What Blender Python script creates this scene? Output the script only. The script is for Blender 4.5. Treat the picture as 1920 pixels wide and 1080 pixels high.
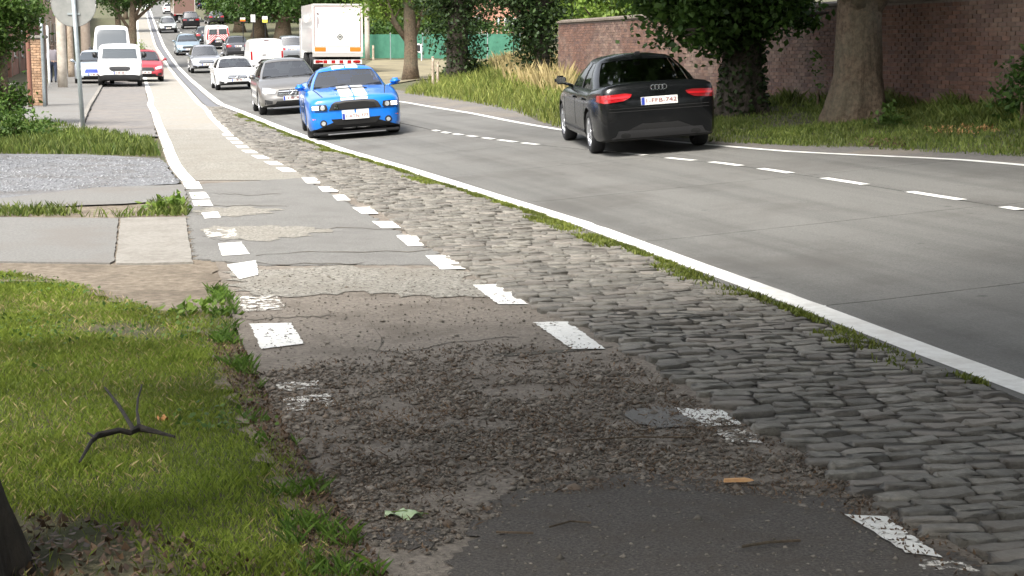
import bpy, bmesh, math, random
import numpy as np
from mathutils import Vector, Matrix
from mathutils.bvhtree import BVHTree
R = math.radians
random.seed(7); rng = np.random.default_rng(11)
S = bpy.context.scene
for o in list(bpy.data.objects): bpy.data.objects.remove(o)
C = S.collection

# ------------------------------------------------------------------ camera, light, exposure
F, H, YH = 3000.0, 1.7, 100.0            # focal length in photo pixels, eye height, true horizon row
PITCH = math.atan((540 - YH) / F)
cd = bpy.data.cameras.new('camera'); cam = bpy.data.objects.new('camera', cd); C.objects.link(cam)
cd.sensor_width = 36; cd.lens = 36 * F / 1920; cd.clip_start = .1; cd.clip_end = 3000
cam.location = (0, 0, H); cam.rotation_euler = (R(90) - PITCH, 0, 0)
S.camera = cam
SUN_EL, SUN_AZ = 54, 212                 # azimuth the light comes FROM, clockwise from +Y
w = bpy.data.worlds.new('World'); S.world = w; w.use_nodes = True
nt = w.node_tree; bg = nt.nodes['Background']
sky = nt.nodes.new('ShaderNodeTexSky'); sky.sky_type = 'NISHITA'; sky.sun_disc = False
sky.sun_elevation = R(SUN_EL); sky.sun_rotation = R(SUN_AZ); sky.dust_density = 4; sky.air_density = 1.0; sky.ozone_density = 1
hs = nt.nodes.new('ShaderNodeHueSaturation'); hs.inputs['Saturation'].default_value = .28      # thin bright cloud veil: a paler sky
nt.links.new(sky.outputs[0], hs.inputs['Color']); nt.links.new(hs.outputs[0], bg.inputs[0]); bg.inputs[1].default_value = .15
sd = bpy.data.lights.new('sun', 'SUN'); sd.energy = 2.3; sd.angle = R(22); sd.color = (1, .95, .87)
sun = bpy.data.objects.new('sun', sd); C.objects.link(sun)
sv = Vector((math.sin(R(SUN_AZ)) * math.cos(R(SUN_EL)), math.cos(R(SUN_AZ)) * math.cos(R(SUN_EL)), math.sin(R(SUN_EL))))
sun.rotation_euler = sv.to_track_quat('Z', 'Y').to_euler(); sun.location = (0, 0, 60)
vs = S.view_settings; vs.view_transform = 'Standard'; vs.look = 'None'; vs.exposure = 1.38; vs.gamma = 1
S.render.resolution_x = 1024; S.render.resolution_y = 576

# ------------------------------------------------------------------ terrain
def pchip(xs, ys):
    xs = np.array(xs, float); ys = np.array(ys, float); h = np.diff(xs); d = np.diff(ys) / h
    m = np.zeros_like(ys); m[0] = d[0]; m[-1] = d[-1]
    for i in range(1, len(xs) - 1):
        m[i] = 0 if d[i-1] * d[i] <= 0 else 2 * d[i-1] * d[i] / (d[i-1] + d[i])
    def f(x):
        x = np.asarray(x, float); i = np.clip(np.searchsorted(xs, x) - 1, 0, len(xs) - 2)
        t = (x - xs[i]) / h[i]; tc = np.clip(t, 0, 1)
        a = (1 + 2*tc) * (1-tc)**2 * ys[i] + tc * (1-tc)**2 * h[i] * m[i] + tc**2 * (3-2*tc) * ys[i+1] + tc**2 * (tc-1) * h[i] * m[i+1]
        return a + np.where(t < 0, (x - xs[0]) * m[0], 0) + np.where(t > 1, (x - xs[-1]) * m[-1], 0)
    return f
gprof = pchip([-30, 0, 6, 23, 35, 52, 65, 92, 121, 166, 213, 346, 700], [0, 0, 0, .06, .10, .16, .26, .62, 1.65, 3.85, 6.2, 13, 31])
def ray(x, y):
    a = (x - 960) / F; b = (540 - y) / F
    return (a, math.cos(PITCH) + b * math.sin(PITCH), -math.sin(PITCH) + b * math.cos(PITCH))
def unproject(x, y, zf):                 # where the photo pixel's ray meets the ground zf(X, Y)
    r = ray(x, y); ts = np.concatenate([np.linspace(2, 60, 1500), np.linspace(60.1, 500, 2500)])
    z = H + r[2] * ts - zf(r[0] * ts, r[1] * ts)
    hit = np.nonzero(z < 0)[0]
    if len(hit) == 0: t = 400.
    else:
        i = max(hit[0], 1); t = ts[i-1] + (ts[i] - ts[i-1]) * z[i-1] / (z[i-1] - z[i])
    return (r[0] * t, r[1] * t)
LINE_PX = [(1920,732),(1700,650),(1480,565),(1300,500),(1100,425),(900,362),(760,318),(640,283),(560,255),(500,231),(455,212),(413,196),(375,165),(342.6,135),(307,87),(292.6,52),(285,30),(280.5,17)]
def polyX(pts):                          # world polyline -> X as a smooth function of Y, extended straight at both ends
    p = sorted(pts, key=lambda q: q[1]); Y = np.array([q[1] for q in p]); X = np.array([q[0] for q in p])
    s0 = (X[min(3, len(X)-1)] - X[0]) / (Y[min(3, len(X)-1)] - Y[0]); s1 = (X[-1] - X[-3]) / (Y[-1] - Y[-3])
    return lambda y: np.interp(y, Y, X) + np.where(np.asarray(y) < Y[0], (np.asarray(y) - Y[0]) * s0, 0) + np.where(np.asarray(y) > Y[-1], (np.asarray(y) - Y[-1]) * s1, 0)
lineL = polyX([unproject(x, y, lambda X, Y: gprof(Y)) for x, y in LINE_PX])
COS = .97
def G(X, Y):                             # ground height: road with cross-fall, verge climbing to the wall
    v = (X - lineL(Y)) * COS
    c = np.interp(Y, [35, 75], [.07, .025]); s = np.interp(Y, [40, 95], [.10, .02])
    vp = np.clip(v, 0, None)
    z = gprof(Y) + c * np.minimum(vp, 6) + s * np.clip(vp - 6, 0, 5.5) - .06 * np.clip(vp - 40, 0, 60) * 0
    return z
def Gz(X, Y): return float(G(np.array(float(X)), np.array(float(Y))))
def P(x, y, off=0.):
    X, Y = unproject(x, y, G); return (X, Y, Gz(X, Y) + off)
def project(X, Y, Z):                    # world -> photo pixel, used only to find a region's ground area
    X = np.asarray(X); Y = np.asarray(Y); Z = np.asarray(Z) - H
    d = Y * math.cos(PITCH) - Z * math.sin(PITCH); u = Y * math.sin(PITCH) + Z * math.cos(PITCH)
    return 960 + F * X / d, 540 - F * u / d
def inpoly(x, y, poly):
    x = np.asarray(x); y = np.asarray(y); ins = np.zeros(x.shape, bool); n = len(poly)
    for i in range(n):
        x0, y0 = poly[i]; x1, y1 = poly[i-1]
        if y0 == y1: continue
        ins ^= ((y0 > y) != (y1 > y)) & (x < (x1 - x0) * (y - y0) / (y1 - y0) + x0)
    return ins
def pxline(pts):                         # a line traced on the ground, carried on parallel to the road beyond both ends
    p = sorted([unproject(x, y, G) for x, y in pts], key=lambda q: q[1]); Y = np.array([q[1] for q in p]); D = np.array([q[0] for q in p]) - lineL(Y)
    f = pchip(Y, D); return lambda y: lineL(np.asarray(y, float)) + f(np.clip(np.asarray(y, float), Y[0], Y[-1]))
cobLine = pxline([(1900,1075),(1610,905),(1410,785),(1160,640),(985,560),(865,495),(772,430),(692,380),(604,340),(545,310),(475,275),(452,258),(430,240),(407,219),(385,197),(366,178),(350,160),(310,110),(292,80),(286,60)])
pathL = pxline([(690,1075),(610,920),(550,820),(505,740),(462,660),(435,590),(415,530),(400,480),(362,420),(345,350),(320,318),(304,280),(295,252),(289,235),(283,212),(277,187),(272,165),(267,140),(262,110),(257,70)])
centreL = pxline([(1900,394),(1760,371),(1580,342),(1450,322),(1360,309),(1270,300),(1190,291),(1100,282),(1000,272),(900,259),(830,249),(330,50)])
rightL = pxline([(1920,312),(1800,302),(1700,297),(1550,290),(1450,284),(1040,243),(960,229),(880,213),(800,200),(760,193),(376,53)])
vergeL = pxline([(1900,290),(1700,280),(1500,272),(1380,268),(1030,235),(960,205),(880,190),(800,178),(760,172)])

# ------------------------------------------------------------------ materials
def M(name, c1, c2=None, scale=8, rough=.8, bump=0, bscale=60, c3=None, c3s=1.2, c3amt=.5, metal=0, coat=0, spec=.5, island=0., isl2=None, detail=6, stretch=1., bdist=.02):
    m = bpy.data.materials.new(name); m.use_nodes = True; n = m.node_tree.nodes; l = m.node_tree.links; b = n['Principled BSDF']
    b.inputs['Roughness'].default_value = rough; b.inputs['Metallic'].default_value = metal
    b.inputs['Coat Weight'].default_value = coat; b.inputs['Coat Roughness'].default_value = .05; b.inputs['Specular IOR Level'].default_value = spec
    c1 = (*c1, 1); b.inputs['Base Color'].default_value = c1
    if c2 is None and not bump and not island: return m
    geo = n.new('ShaderNodeNewGeometry'); out = None
    if c2 is not None:
        t = n.new('ShaderNodeTexNoise'); t.inputs['Scale'].default_value = scale; t.inputs['Detail'].default_value = detail; t.inputs['Roughness'].default_value = .65
        l.new(geo.outputs['Position'], t.inputs['Vector'])
        r = n.new('ShaderNodeValToRGB'); r.color_ramp.elements[0].position = .36; r.color_ramp.elements[1].position = .64
        r.color_ramp.elements[0].color = c1; r.color_ramp.elements[1].color = (*c2, 1); l.new(t.outputs[0], r.inputs[0]); out = r.outputs[0]
        if c3 is not None:
            t3 = n.new('ShaderNodeTexNoise'); t3.inputs['Scale'].default_value = c3s; t3.inputs['Detail'].default_value = 5; t3.inputs['Roughness'].default_value = .7
            l.new(geo.outputs['Position'], t3.inputs['Vector'])
            mr = n.new('ShaderNodeMapRange'); mr.inputs[1].default_value = .47; mr.inputs[2].default_value = .62; mr.inputs[4].default_value = c3amt; l.new(t3.outputs[0], mr.inputs[0])
            mx = n.new('ShaderNodeMixRGB'); mx.inputs[2].default_value = (*c3, 1); l.new(mr.outputs[0], mx.inputs[0]); l.new(out, mx.inputs[1]); out = mx.outputs[0]
    if island:
        oi = n.new('ShaderNodeObjectInfo'); ad = n.new('ShaderNodeMath'); ad.operation = 'ADD'; fr = n.new('ShaderNodeMath'); fr.operation = 'FRACT'
        l.new(geo.outputs['Random Per Island'], ad.inputs[0]); l.new(oi.outputs['Random'], ad.inputs[1]); l.new(ad.outputs[0], fr.inputs[0])
        hv = n.new('ShaderNodeHueSaturation')
        mv = n.new('ShaderNodeMapRange'); mv.inputs[3].default_value = 1 - island; mv.inputs[4].default_value = 1 + island; l.new(fr.outputs[0], mv.inputs[0]); l.new(mv.outputs[0], hv.inputs['Value'])
        if out is None: hv.inputs['Color'].default_value = c1
        elif isl2:
            wn = n.new('ShaderNodeTexWhiteNoise'); wn.noise_dimensions = '1D'; l.new(fr.outputs[0], wn.inputs['W'])
            rr = n.new('ShaderNodeMapRange'); rr.inputs[1].default_value = .45; rr.inputs[2].default_value = 1.0; rr.inputs[4].default_value = .8; l.new(wn.outputs[0], rr.inputs[0])
            mm = n.new('ShaderNodeMixRGB'); mm.inputs[2].default_value = (*isl2, 1); l.new(rr.outputs[0], mm.inputs[0]); l.new(out, mm.inputs[1]); l.new(mm.outputs[0], hv.inputs['Color'])
        else: l.new(out, hv.inputs['Color'])
        out = hv.outputs[0]
    if out is not None: l.new(out, b.inputs['Base Color'])
    if bump:
        t = n.new('ShaderNodeTexNoise'); t.inputs['Scale'].default_value = bscale; t.inputs['Detail'].default_value = 8; t.inputs['Roughness'].default_value = .7; vm = n.new('ShaderNodeVectorMath'); vm.operation = 'MULTIPLY'; vm.inputs[1].default_value = (1, 1, stretch); l.new(geo.outputs['Position'], vm.inputs[0]); l.new(vm.outputs[0], t.inputs['Vector'])
        bp = n.new('ShaderNodeBump'); bp.inputs['Strength'].default_value = bump; bp.inputs['Distance'].default_value = bdist; l.new(t.outputs[0], bp.inputs['Height']); l.new(bp.outputs[0], b.inputs['Normal'])
    return m
def flaking(m, lo, hi, scale=16):        # paint worn away in flakes: the surface below shows through
    n = m.node_tree.nodes; l = m.node_tree.links; geo = n.new('ShaderNodeNewGeometry'); t = n.new('ShaderNodeTexNoise'); t.inputs['Scale'].default_value = scale; t.inputs['Detail'].default_value = 9; t.inputs['Roughness'].default_value = .72
    l.new(geo.outputs['Position'], t.inputs['Vector']); r = n.new('ShaderNodeMapRange'); r.inputs[1].default_value = lo; r.inputs[2].default_value = hi; l.new(t.outputs[0], r.inputs[0]); l.new(r.outputs[0], n['Principled BSDF'].inputs['Alpha']); return m
def leafmat(name, c1, c2, tr=.35, var=.35):
    m = bpy.data.materials.new(name); m.use_nodes = True; n = m.node_tree.nodes; l = m.node_tree.links; b = n['Principled BSDF']
    geo = n.new('ShaderNodeNewGeometry'); r = n.new('ShaderNodeValToRGB'); r.color_ramp.elements[0].color = (*c1, 1); r.color_ramp.elements[1].color = (*c2, 1)
    l.new(geo.outputs['Random Per Island'], r.inputs[0])
    nz = n.new('ShaderNodeTexNoise'); nz.inputs['Scale'].default_value = .9; l.new(geo.outputs['Position'], nz.inputs['Vector'])
    mv = n.new('ShaderNodeMapRange'); mv.inputs[1].default_value = .3; mv.inputs[2].default_value = .7; mv.inputs[3].default_value = 1 - var; mv.inputs[4].default_value = 1 + var; l.new(nz.outputs[0], mv.inputs[0])
    hv = n.new('ShaderNodeHueSaturation'); l.new(mv.outputs[0], hv.inputs['Value']); l.new(r.outputs[0], hv.inputs['Color'])
    l.new(hv.outputs[0], b.inputs['Base Color']); b.inputs['Roughness'].default_value = .55; b.inputs['Specular IOR Level'].default_value = .3
    t = n.new('ShaderNodeBsdfTranslucent'); l.new(hv.outputs[0], t.inputs['Color']); mx = n.new('ShaderNodeMixShader'); mx.inputs[0].default_value = tr
    l.new(b.outputs[0], mx.inputs[1]); l.new(t.outputs[0], mx.inputs[2]); l.new(mx.outputs[0], n['Material Output'].inputs[0])
    return m
def glassmat(name, tint, refl=1.35):
    m = bpy.data.materials.new(name); m.use_nodes = True; n = m.node_tree.nodes; l = m.node_tree.links
    t = n.new('ShaderNodeBsdfTransparent'); t.inputs[0].default_value = (*tint, 1); g = n.new('ShaderNodeBsdfGlossy'); g.inputs['Roughness'].default_value = .03
    f = n.new('ShaderNodeFresnel'); f.inputs[0].default_value = 1.52 * refl; mx = n.new('ShaderNodeMixShader')
    l.new(f.outputs[0], mx.inputs[0]); l.new(t.outputs[0], mx.inputs[1]); l.new(g.outputs[0], mx.inputs[2]); l.new(mx.outputs[0], n['Material Output'].inputs[0])
    return m
def lightmat(name, col, strength):
    m = M(name, col, rough=.2); b = m.node_tree.nodes['Principled BSDF']; b.inputs['Emission Color'].default_value = (*col, 1); b.inputs['Emission Strength'].default_value = strength; return m
def paintmat(name, c, metal=.0, rough=.35): return M(name, c, None, rough=rough, coat=.8, metal=metal, spec=.3)
mt = dict(
 soil=M('soil', (.06,.06,.03), (.12,.105,.06), 5, .95, .8, 40, (.05,.075,.02), .6, .6),
 concrete=M('concrete_road', (.105,.103,.096), (.155,.152,.141), 55, .8, .4, 80, (.095,.09,.082), .45, .75),
 joint=M('joint', (.05,.045,.037), (.105,.093,.072), 25, .95),
 shoulder=M('shoulder', (.10,.095,.09), (.15,.14,.13), 14, .95, .5, 60, (.2,.17,.13), .6, .5),
 pathbase=M('worn_path', (.15,.128,.105), (.27,.235,.195), 34, .9, .8, 60, (.13,.108,.085), 1.9, .7),
 pathfar=M('path_concrete', (.225,.213,.188), (.3,.285,.255), 9, .9, .4, 60, (.28,.24,.19), .5, .5),
 aggregate=M('exposed_aggregate', (.12,.112,.095), (.36,.34,.295), 38, .9, 1., 40, (.2,.18,.15), 1.5, .5),
 asphalt=M('asphalt', (.12,.117,.11), (.225,.22,.205), 75, .9, .7, 100, (.14,.134,.125), 1.6, .6),
 asphaltdark=M('asphalt_dark', (.058,.051,.045), (.14,.125,.11), 85, .95, 1., 80, (.085,.07,.055), 3.5, .6),
 gutter=M('gutter', (.11,.112,.125), (.155,.157,.168), 5, .85, .2, 60),
 walk=M('walkway', (.13,.127,.12), (.195,.19,.178), 40, .9, .3, 90, (.15,.135,.12), .9, .6),
 drive=M('gravel_drive', (.085,.088,.095), (.24,.245,.255), 22, .95, .9, 30, (.11,.1,.09), .9, .7),
 slab=M('cast_slab', (.2,.187,.165), (.275,.258,.23), 25, .9, .5, 70, (.16,.145,.125), 2.2, .6),
 mud=M('mud', (.12,.095,.07), (.24,.2,.15), 14, .95, .8, 40, (.09,.07,.05), 2, .6),
 paint=flaking(M('road_paint', (.78,.78,.75), (.66,.65,.61), 30, .7, .3, 90), .35, .42, 13), paintline=M('line_paint', (.72,.72,.69), (.62,.61,.58), 14, .75, .3, 90, (.5,.48,.44), 2.5, .5),
 paintworn=flaking(M('worn_paint', (.74,.72,.67), (.55,.52,.46), 18, .8, .4, 80), .47, .55, 11),
 cobble=M('cobble', (.135,.127,.11), (.22,.207,.178), 22, .65, .7, 50, (.105,.094,.075), 9, .6, island=.3, isl2=(.18,.16,.138)),
 stone=M('loose_stone', (.12,.105,.085), (.22,.195,.165), 20, .95, .3, 80, island=.4, isl2=(.12,.085,.06)),
 brick=M('brick', (.12,.062,.044), (.175,.096,.07), 9, .9, .5, 50, (.24,.185,.15), .4, .6, island=.22, isl2=(.11,.068,.06)),
 mortar=M('mortar', (.14,.115,.1), (.2,.17,.15), 14, .95, .4, 60),
 brickface=M('brick_facade', (.25,.14,.1), (.36,.24,.18), 3, .9, .3, 30),
 bark=M('bark', (.08,.056,.036), (.19,.14,.095), 13, .95, 1.0, 26, (.10,.105,.07), 1.3, .4, stretch=.22, bdist=.05),
 barkdark=M('bark_dark', (.035,.028,.022), (.075,.06,.045), 9, .95, 1.0, 24, stretch=.25, bdist=.05),
 grass=leafmat('grass', (.045,.1,.012), (.12,.2,.03), .3, .3),
 lawn=leafmat('lawn', (.1,.155,.018), (.28,.345,.055), .4, .35),
 vgrass=leafmat('verge_grass', (.055,.095,.014), (.19,.225,.055), .35, .35),
 dry=leafmat('dry_grass', (.3,.24,.1), (.5,.4,.2), .3, .25),
 parking=M('worn_asphalt', (.13,.122,.117), (.19,.178,.166), 4, .9, .3, 60, (.2,.175,.15), .5, .6),
 deadwood=M('dead_wood', (.016,.013,.011), (.035,.03,.025), 30, .95, .8, 60),
 moss=leafmat('moss', (.075,.105,.015), (.16,.18,.03), .2, .3),
 leafA=leafmat('leaf_dark', (.025,.06,.012), (.07,.13,.025)), leafB=leafmat('leaf_mid', (.04,.09,.015), (.11,.18,.035)),
 leafC=leafmat('leaf_light', (.08,.15,.02), (.2,.28,.05), .4), leafD=leafmat('leaf_ivy', (.012,.03,.008), (.045,.075,.02), .2),
 dead=leafmat('dead_leaf', (.05,.032,.02), (.17,.11,.065), .2, .3),
 rubber=M('rubber', (.012,.012,.013), rough=.8), black=M('black_plastic', (.014,.014,.015), rough=.5), under=M('underbody', (.008,.008,.008), rough=.95),
 alloy=M('alloy', (.55,.56,.58), rough=.3, metal=.9), chrome=M('chrome', (.75,.76,.78), rough=.12, metal=1),
 glass=glassmat('glass', (.72,.78,.76), 1.8), screen=glassmat('windscreen_glass', (.72,.78,.76), 2.3), glassdark=M('dark_glass', (.05,.06,.065), rough=.04, spec=1., coat=1),
 plate=M('plate', (.75,.74,.7), rough=.5), ink=M('plate_ink', (.22,.02,.025), rough=.6), blue=M('plate_blue', (.02,.05,.35), rough=.5),
 tail=M('tail_lamp', (.33,.008,.012), rough=.15, coat=1), taildim=M('tail_lamp_dark', (.16,.008,.01), rough=.15, coat=1), orange=M('reflector', (.9,.17,.015), rough=.4),
 lamp=M('head_lamp', (.6,.62,.63), rough=.1, metal=.5, coat=1), lampon=lightmat('lamp_lit', (1, .97, .9), 1.2), brake=lightmat('tail_lamp_lit', (.7, .02, .03), .06),
 seat=M('seat', (.05,.05,.052), rough=.8), cabin=M('cabin', (.02,.02,.022), rough=.9),
 white=paintmat('white_paint', (.78,.78,.77)), stripe=M('white_stripe', (.8,.8,.79), rough=.3, coat=.6),
 steel=M('galvanised', (.3,.34,.35), (.38,.42,.43), 6, .45, metal=.4), signback=M('sign_back', (.2,.205,.195), (.26,.26,.245), 6, .6),
 wood=M('weathered_wood', (.28,.22,.16), (.42,.35,.27), 9, .9, .4, 40), polegrey=M('pole_concrete', (.42,.37,.31), (.55,.5,.43), 5, .9, .3, 30),
 green=M('green_screen', (.03,.13,.085), (.045,.17,.11), 3, .8), earth=M('field', (.13,.11,.07), (.23,.2,.12), .8, .95, .4, 10),
 roof=M('roof_tile', (.24,.09,.06), (.32,.14,.09), 3, .8), render=M('white_render', (.7,.69,.66), (.6,.59,.56), 2, .85), pink=M('gable', (.42,.2,.14), (.5,.27,.2), 3, .9),
 frame=M('window_frame', (.7,.7,.68), rough=.5),
)
mt['bankgrass'] = leafmat('bank_grass', (.09,.135,.02), (.3,.32,.085), .4, .3)
def streaks(m, ang, amt):                # tyre-worn streaks and dirt drawn out along the road
    n = m.node_tree.nodes; l = m.node_tree.links; b = n['Principled BSDF']; src = b.inputs['Base Color'].links[0].from_socket
    geo = n.new('ShaderNodeNewGeometry'); mp = n.new('ShaderNodeCombineXYZ')
    for k, (dx, dy, sc) in enumerate(((math.cos(ang), math.sin(ang), 2.4), (-math.sin(ang), math.cos(ang), .09))):      # across and along the road
        d = n.new('ShaderNodeVectorMath'); d.operation = 'DOT_PRODUCT'; d.inputs[1].default_value = (dx*sc, dy*sc, 0); l.new(geo.outputs['Position'], d.inputs[0]); l.new(d.outputs['Value'], mp.inputs[k])
    t = n.new('ShaderNodeTexNoise'); t.inputs['Scale'].default_value = 1; t.inputs['Detail'].default_value = 6; t.inputs['Roughness'].default_value = .6; l.new(mp.outputs[0], t.inputs['Vector'])
    r = n.new('ShaderNodeMapRange'); r.inputs[1].default_value = .42; r.inputs[2].default_value = .66; r.inputs[3].default_value = 1.08; r.inputs[4].default_value = 1 - amt; l.new(t.outputs[0], r.inputs[0])
    v = n.new('ShaderNodeTexVoronoi'); v.inputs['Scale'].default_value = 1.7; l.new(geo.outputs['Position'], v.inputs['Vector']); r2 = n.new('ShaderNodeMapRange'); r2.inputs[1].default_value = .03; r2.inputs[2].default_value = .09; r2.inputs[3].default_value = .62; r2.inputs[4].default_value = 1; l.new(v.outputs['Distance'], r2.inputs[0])
    mu = n.new('ShaderNodeMath'); mu.operation = 'MULTIPLY'; l.new(r.outputs[0], mu.inputs[0]); l.new(r2.outputs[0], mu.inputs[1])
    hv = n.new('ShaderNodeHueSaturation'); l.new(mu.outputs[0], hv.inputs['Value']); l.new(src, hv.inputs['Color']); l.new(hv.outputs[0], b.inputs['Base Color'])
streaks(mt['concrete'], R(16), .2)
# ------------------------------------------------------------------ object helpers
def link(name, data, parent=None, mats=(), smooth=False):
    o = bpy.data.objects.new(name, data); C.objects.link(o); o.parent = parent
    if data is not None:
        for m in mats: data.materials.append(mt[m] if isinstance(m, str) else m)
        if smooth: data.polygons.foreach_set('use_smooth', [True] * len(data.polygons))
    return o
def mesh(v, f, mi=None):
    me = bpy.data.meshes.new('m'); v = np.asarray(v, float)
    if isinstance(f, np.ndarray):
        k = f.shape[1]; n = f.shape[0]
        me.vertices.add(len(v)); me.vertices.foreach_set('co', v.ravel()); me.loops.add(n*k); me.loops.foreach_set('vertex_index', f.ravel().astype(np.int32))
        me.polygons.add(n); me.polygons.foreach_set('loop_start', np.arange(0, n*k, k, dtype=np.int32)); me.update(calc_edges=True)
    else: me.from_pydata([tuple(p) for p in v], [], f); me.update()
    if mi is not None: me.polygons.foreach_set('material_index', np.asarray(mi, np.int32))
    return me
def tag(o, label=None, cat=None, group=None, kind=None):
    if label: o['label'] = label
    if cat: o['category'] = cat
    if group: o['group'] = group
    if kind: o['kind'] = kind
    return o
def thing(name, label, cat, loc=(0,0,0), rz=0, group=None):
    o = link(name, None); o.location = loc; o.rotation_euler = (0, 0, rz); o.empty_display_size = .3
    return tag(o, label, cat, group)
class MB:                                # collects shapes for one mesh
    def __init__(s): s.v = []; s.f = []; s.mi = []
    def add(s, v, f, mi=0):
        b = len(s.v); s.v += [tuple(p) for p in v]; s.f += [tuple(i + b for i in q) for q in f]; s.mi += [mi] * len(f); return s
    def box(s, x0, x1, y0, y1, z0, z1, mi=0, bev=0.):
        if bev:
            bm = bmesh.new(); bmesh.ops.create_cube(bm, size=1)
            for q in bm.verts: q.co = Vector(((x0+x1)/2 + q.co.x*(x1-x0), (y0+y1)/2 + q.co.y*(y1-y0), (z0+z1)/2 + q.co.z*(z1-z0)))
            bmesh.ops.bevel(bm, geom=list(bm.edges), offset=bev, segments=2, affect='EDGES')
            bm.verts.index_update(); s.add([q.co[:] for q in bm.verts], [[q.index for q in p.verts] for p in bm.faces], mi); bm.free(); return s
        return s.add([(x0,y0,z0),(x1,y0,z0),(x1,y1,z0),(x0,y1,z0),(x0,y0,z1),(x1,y0,z1),(x1,y1,z1),(x0,y1,z1)], [(0,3,2,1),(4,5,6,7),(0,1,5,4),(1,2,6,5),(2,3,7,6),(3,0,4,7)], mi)
    def tube(s, pts, rad, n=10, mi=0, wob=0., cap=True):
        pts = [Vector(p) for p in pts]; vs = []; prev = None
        for i, p in enumerate(pts):
            d = (pts[min(i+1, len(pts)-1)] - pts[max(i-1, 0)]).normalized()
            a = d.orthogonal().normalized() if prev is None else (prev - d * prev.dot(d)).normalized(); prev = a; b = d.cross(a)
            r = rad[i] if hasattr(rad, '__len__') else rad
            for k in range(n):
                t = 2*math.pi*k/n; rr = r * (1 + wob * (random.random() - .5)); vs.append(p + (a*math.cos(t) + b*math.sin(t)) * rr)
        fs = [(i*n+k, i*n+(k+1)%n, (i+1)*n+(k+1)%n, (i+1)*n+k) for i in range(len(pts)-1) for k in range(n)]
        if cap: fs += [tuple(range(n-1, -1, -1)), tuple((len(pts)-1)*n + k for k in range(n))]
        return s.add(vs, fs, mi)
    def lathe(s, prof, n=24, axis='x', c=(0,0,0), mi=0):     # prof: (axial, radius)
        vs = []
        for a, r in prof:
            for k in range(n):
                t = 2*math.pi*k/n; q = (a, r*math.cos(t), r*math.sin(t)) if axis == 'x' else ((r*math.cos(t), a, r*math.sin(t)) if axis == 'y' else (r*math.cos(t), r*math.sin(t), a))
                vs.append((q[0]+c[0], q[1]+c[1], q[2]+c[2]))
        return s.add(vs, [(i*n+k, i*n+(k+1)%n, (i+1)*n+(k+1)%n, (i+1)*n+k) for i in range(len(prof)-1) for k in range(n)], mi)
    def build(s, name, mats, parent=None, smooth=False, angle=None):
        me = mesh(s.v, s.f, s.mi); o = link(name, me, parent, mats if isinstance(mats, (list, tuple)) else [mats], smooth)
        bm = bmesh.new(); bm.from_mesh(me); bmesh.ops.recalc_face_normals(bm, faces=bm.faces); bm.to_mesh(me); bm.free()
        if angle is not None: me.polygons.foreach_set('use_smooth', [True]*len(me.polygons)); me.set_sharp_from_angle(angle=R(angle))
        return o
def strip(name, fa, fb, ys, off, mats, n=6, parent=None, kind='structure', thick=0.):   # a sheet between X=fa(Y) and X=fb(Y) laid on the ground
    ys = np.asarray(ys, float); A = fa(ys); B = fb(ys); v = []
    for k in range(n+1):
        X = A + (B - A) * k / n; v.append(np.stack([X, ys, G(X, ys) + off], 1))
    v = np.stack(v, 1).reshape(-1, 3); f = []; m = len(ys)
    for i in range(m-1):
        for k in range(n): f.append((i*(n+1)+k, i*(n+1)+k+1, (i+1)*(n+1)+k+1, (i+1)*(n+1)+k))
    if thick:
        b = len(v); bd = [i*(n+1) for i in range(m)] + [(m-1)*(n+1)+k for k in range(1, n+1)] + [i*(n+1)+n for i in range(m-2, -1, -1)] + list(range(n-1, 0, -1))
        v = np.concatenate([v, v[bd] - np.array([0,0,thick])]); f += [(bd[j], b+j, b+(j+1)%len(bd), bd[(j+1)%len(bd)]) for j in range(len(bd))]
    o = link(name, mesh(v, f), parent, mats, True)
    if thick: o.data.set_sharp_from_angle(angle=R(40))
    if kind and parent is None: o['kind'] = kind
    return o
def rough_outline(pts, amp, sub, seed=0):
    r = random.Random(seed); out = []
    for i in range(len(pts)):
        a = Vector(pts[i]); b = Vector(pts[(i+1) % len(pts)]); L = (b-a).length; n = max(1, int(L / sub)); nrm = Vector((-(b-a).y, (b-a).x)) / max(L, 1e-6)
        for k in range(n): out.append(tuple(a + (b-a)*k/n + nrm * r.uniform(-amp, amp) + (b-a)/n * r.uniform(-.3, .3)))
    return out
def drape(name, px, off, mats, amp=.02, sub=.08, cell=.5, parent=None, seed=0, world=False, thick=0.):   # patch outlined in photo pixels, laid on the ground
    w2 = px if world else [P(x, y)[:2] for x, y in px]
    if amp: w2 = rough_outline(w2, amp, sub, seed)
    bm = bmesh.new(); bm.faces.new([bm.verts.new((x, y, 0)) for x, y in w2]); bmesh.ops.triangulate(bm, faces=bm.faces[:], ngon_method='EAR_CLIP')
    xs = [p[0] for p in w2]; ys = [p[1] for p in w2]
    for lo, hi, nv in ((min(xs), max(xs), (1,0,0)), (min(ys), max(ys), (0,1,0))):
        c = max(cell, (hi-lo)/60); k = lo + c
        while k < hi:
            bmesh.ops.bisect_plane(bm, geom=bm.verts[:]+bm.edges[:]+bm.faces[:], plane_co=Vector(nv)*k, plane_no=nv); k += c
    for v in bm.verts: v.co.z = Gz(v.co.x, v.co.y) + off
    if thick:
        ed = [e for e in bm.edges if e.is_boundary]; ex = bmesh.ops.extrude_edge_only(bm, edges=ed)
        for v in ex['geom']:
            if isinstance(v, bmesh.types.BMVert): v.co.z -= thick
    bmesh.ops.recalc_face_normals(bm, faces=bm.faces)
    me = bpy.data.meshes.new('m'); bm.to_mesh(me); bm.free()
    o = link(name, me, parent, mats)
    if parent is None: o['kind'] = 'structure'
    return o
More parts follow.
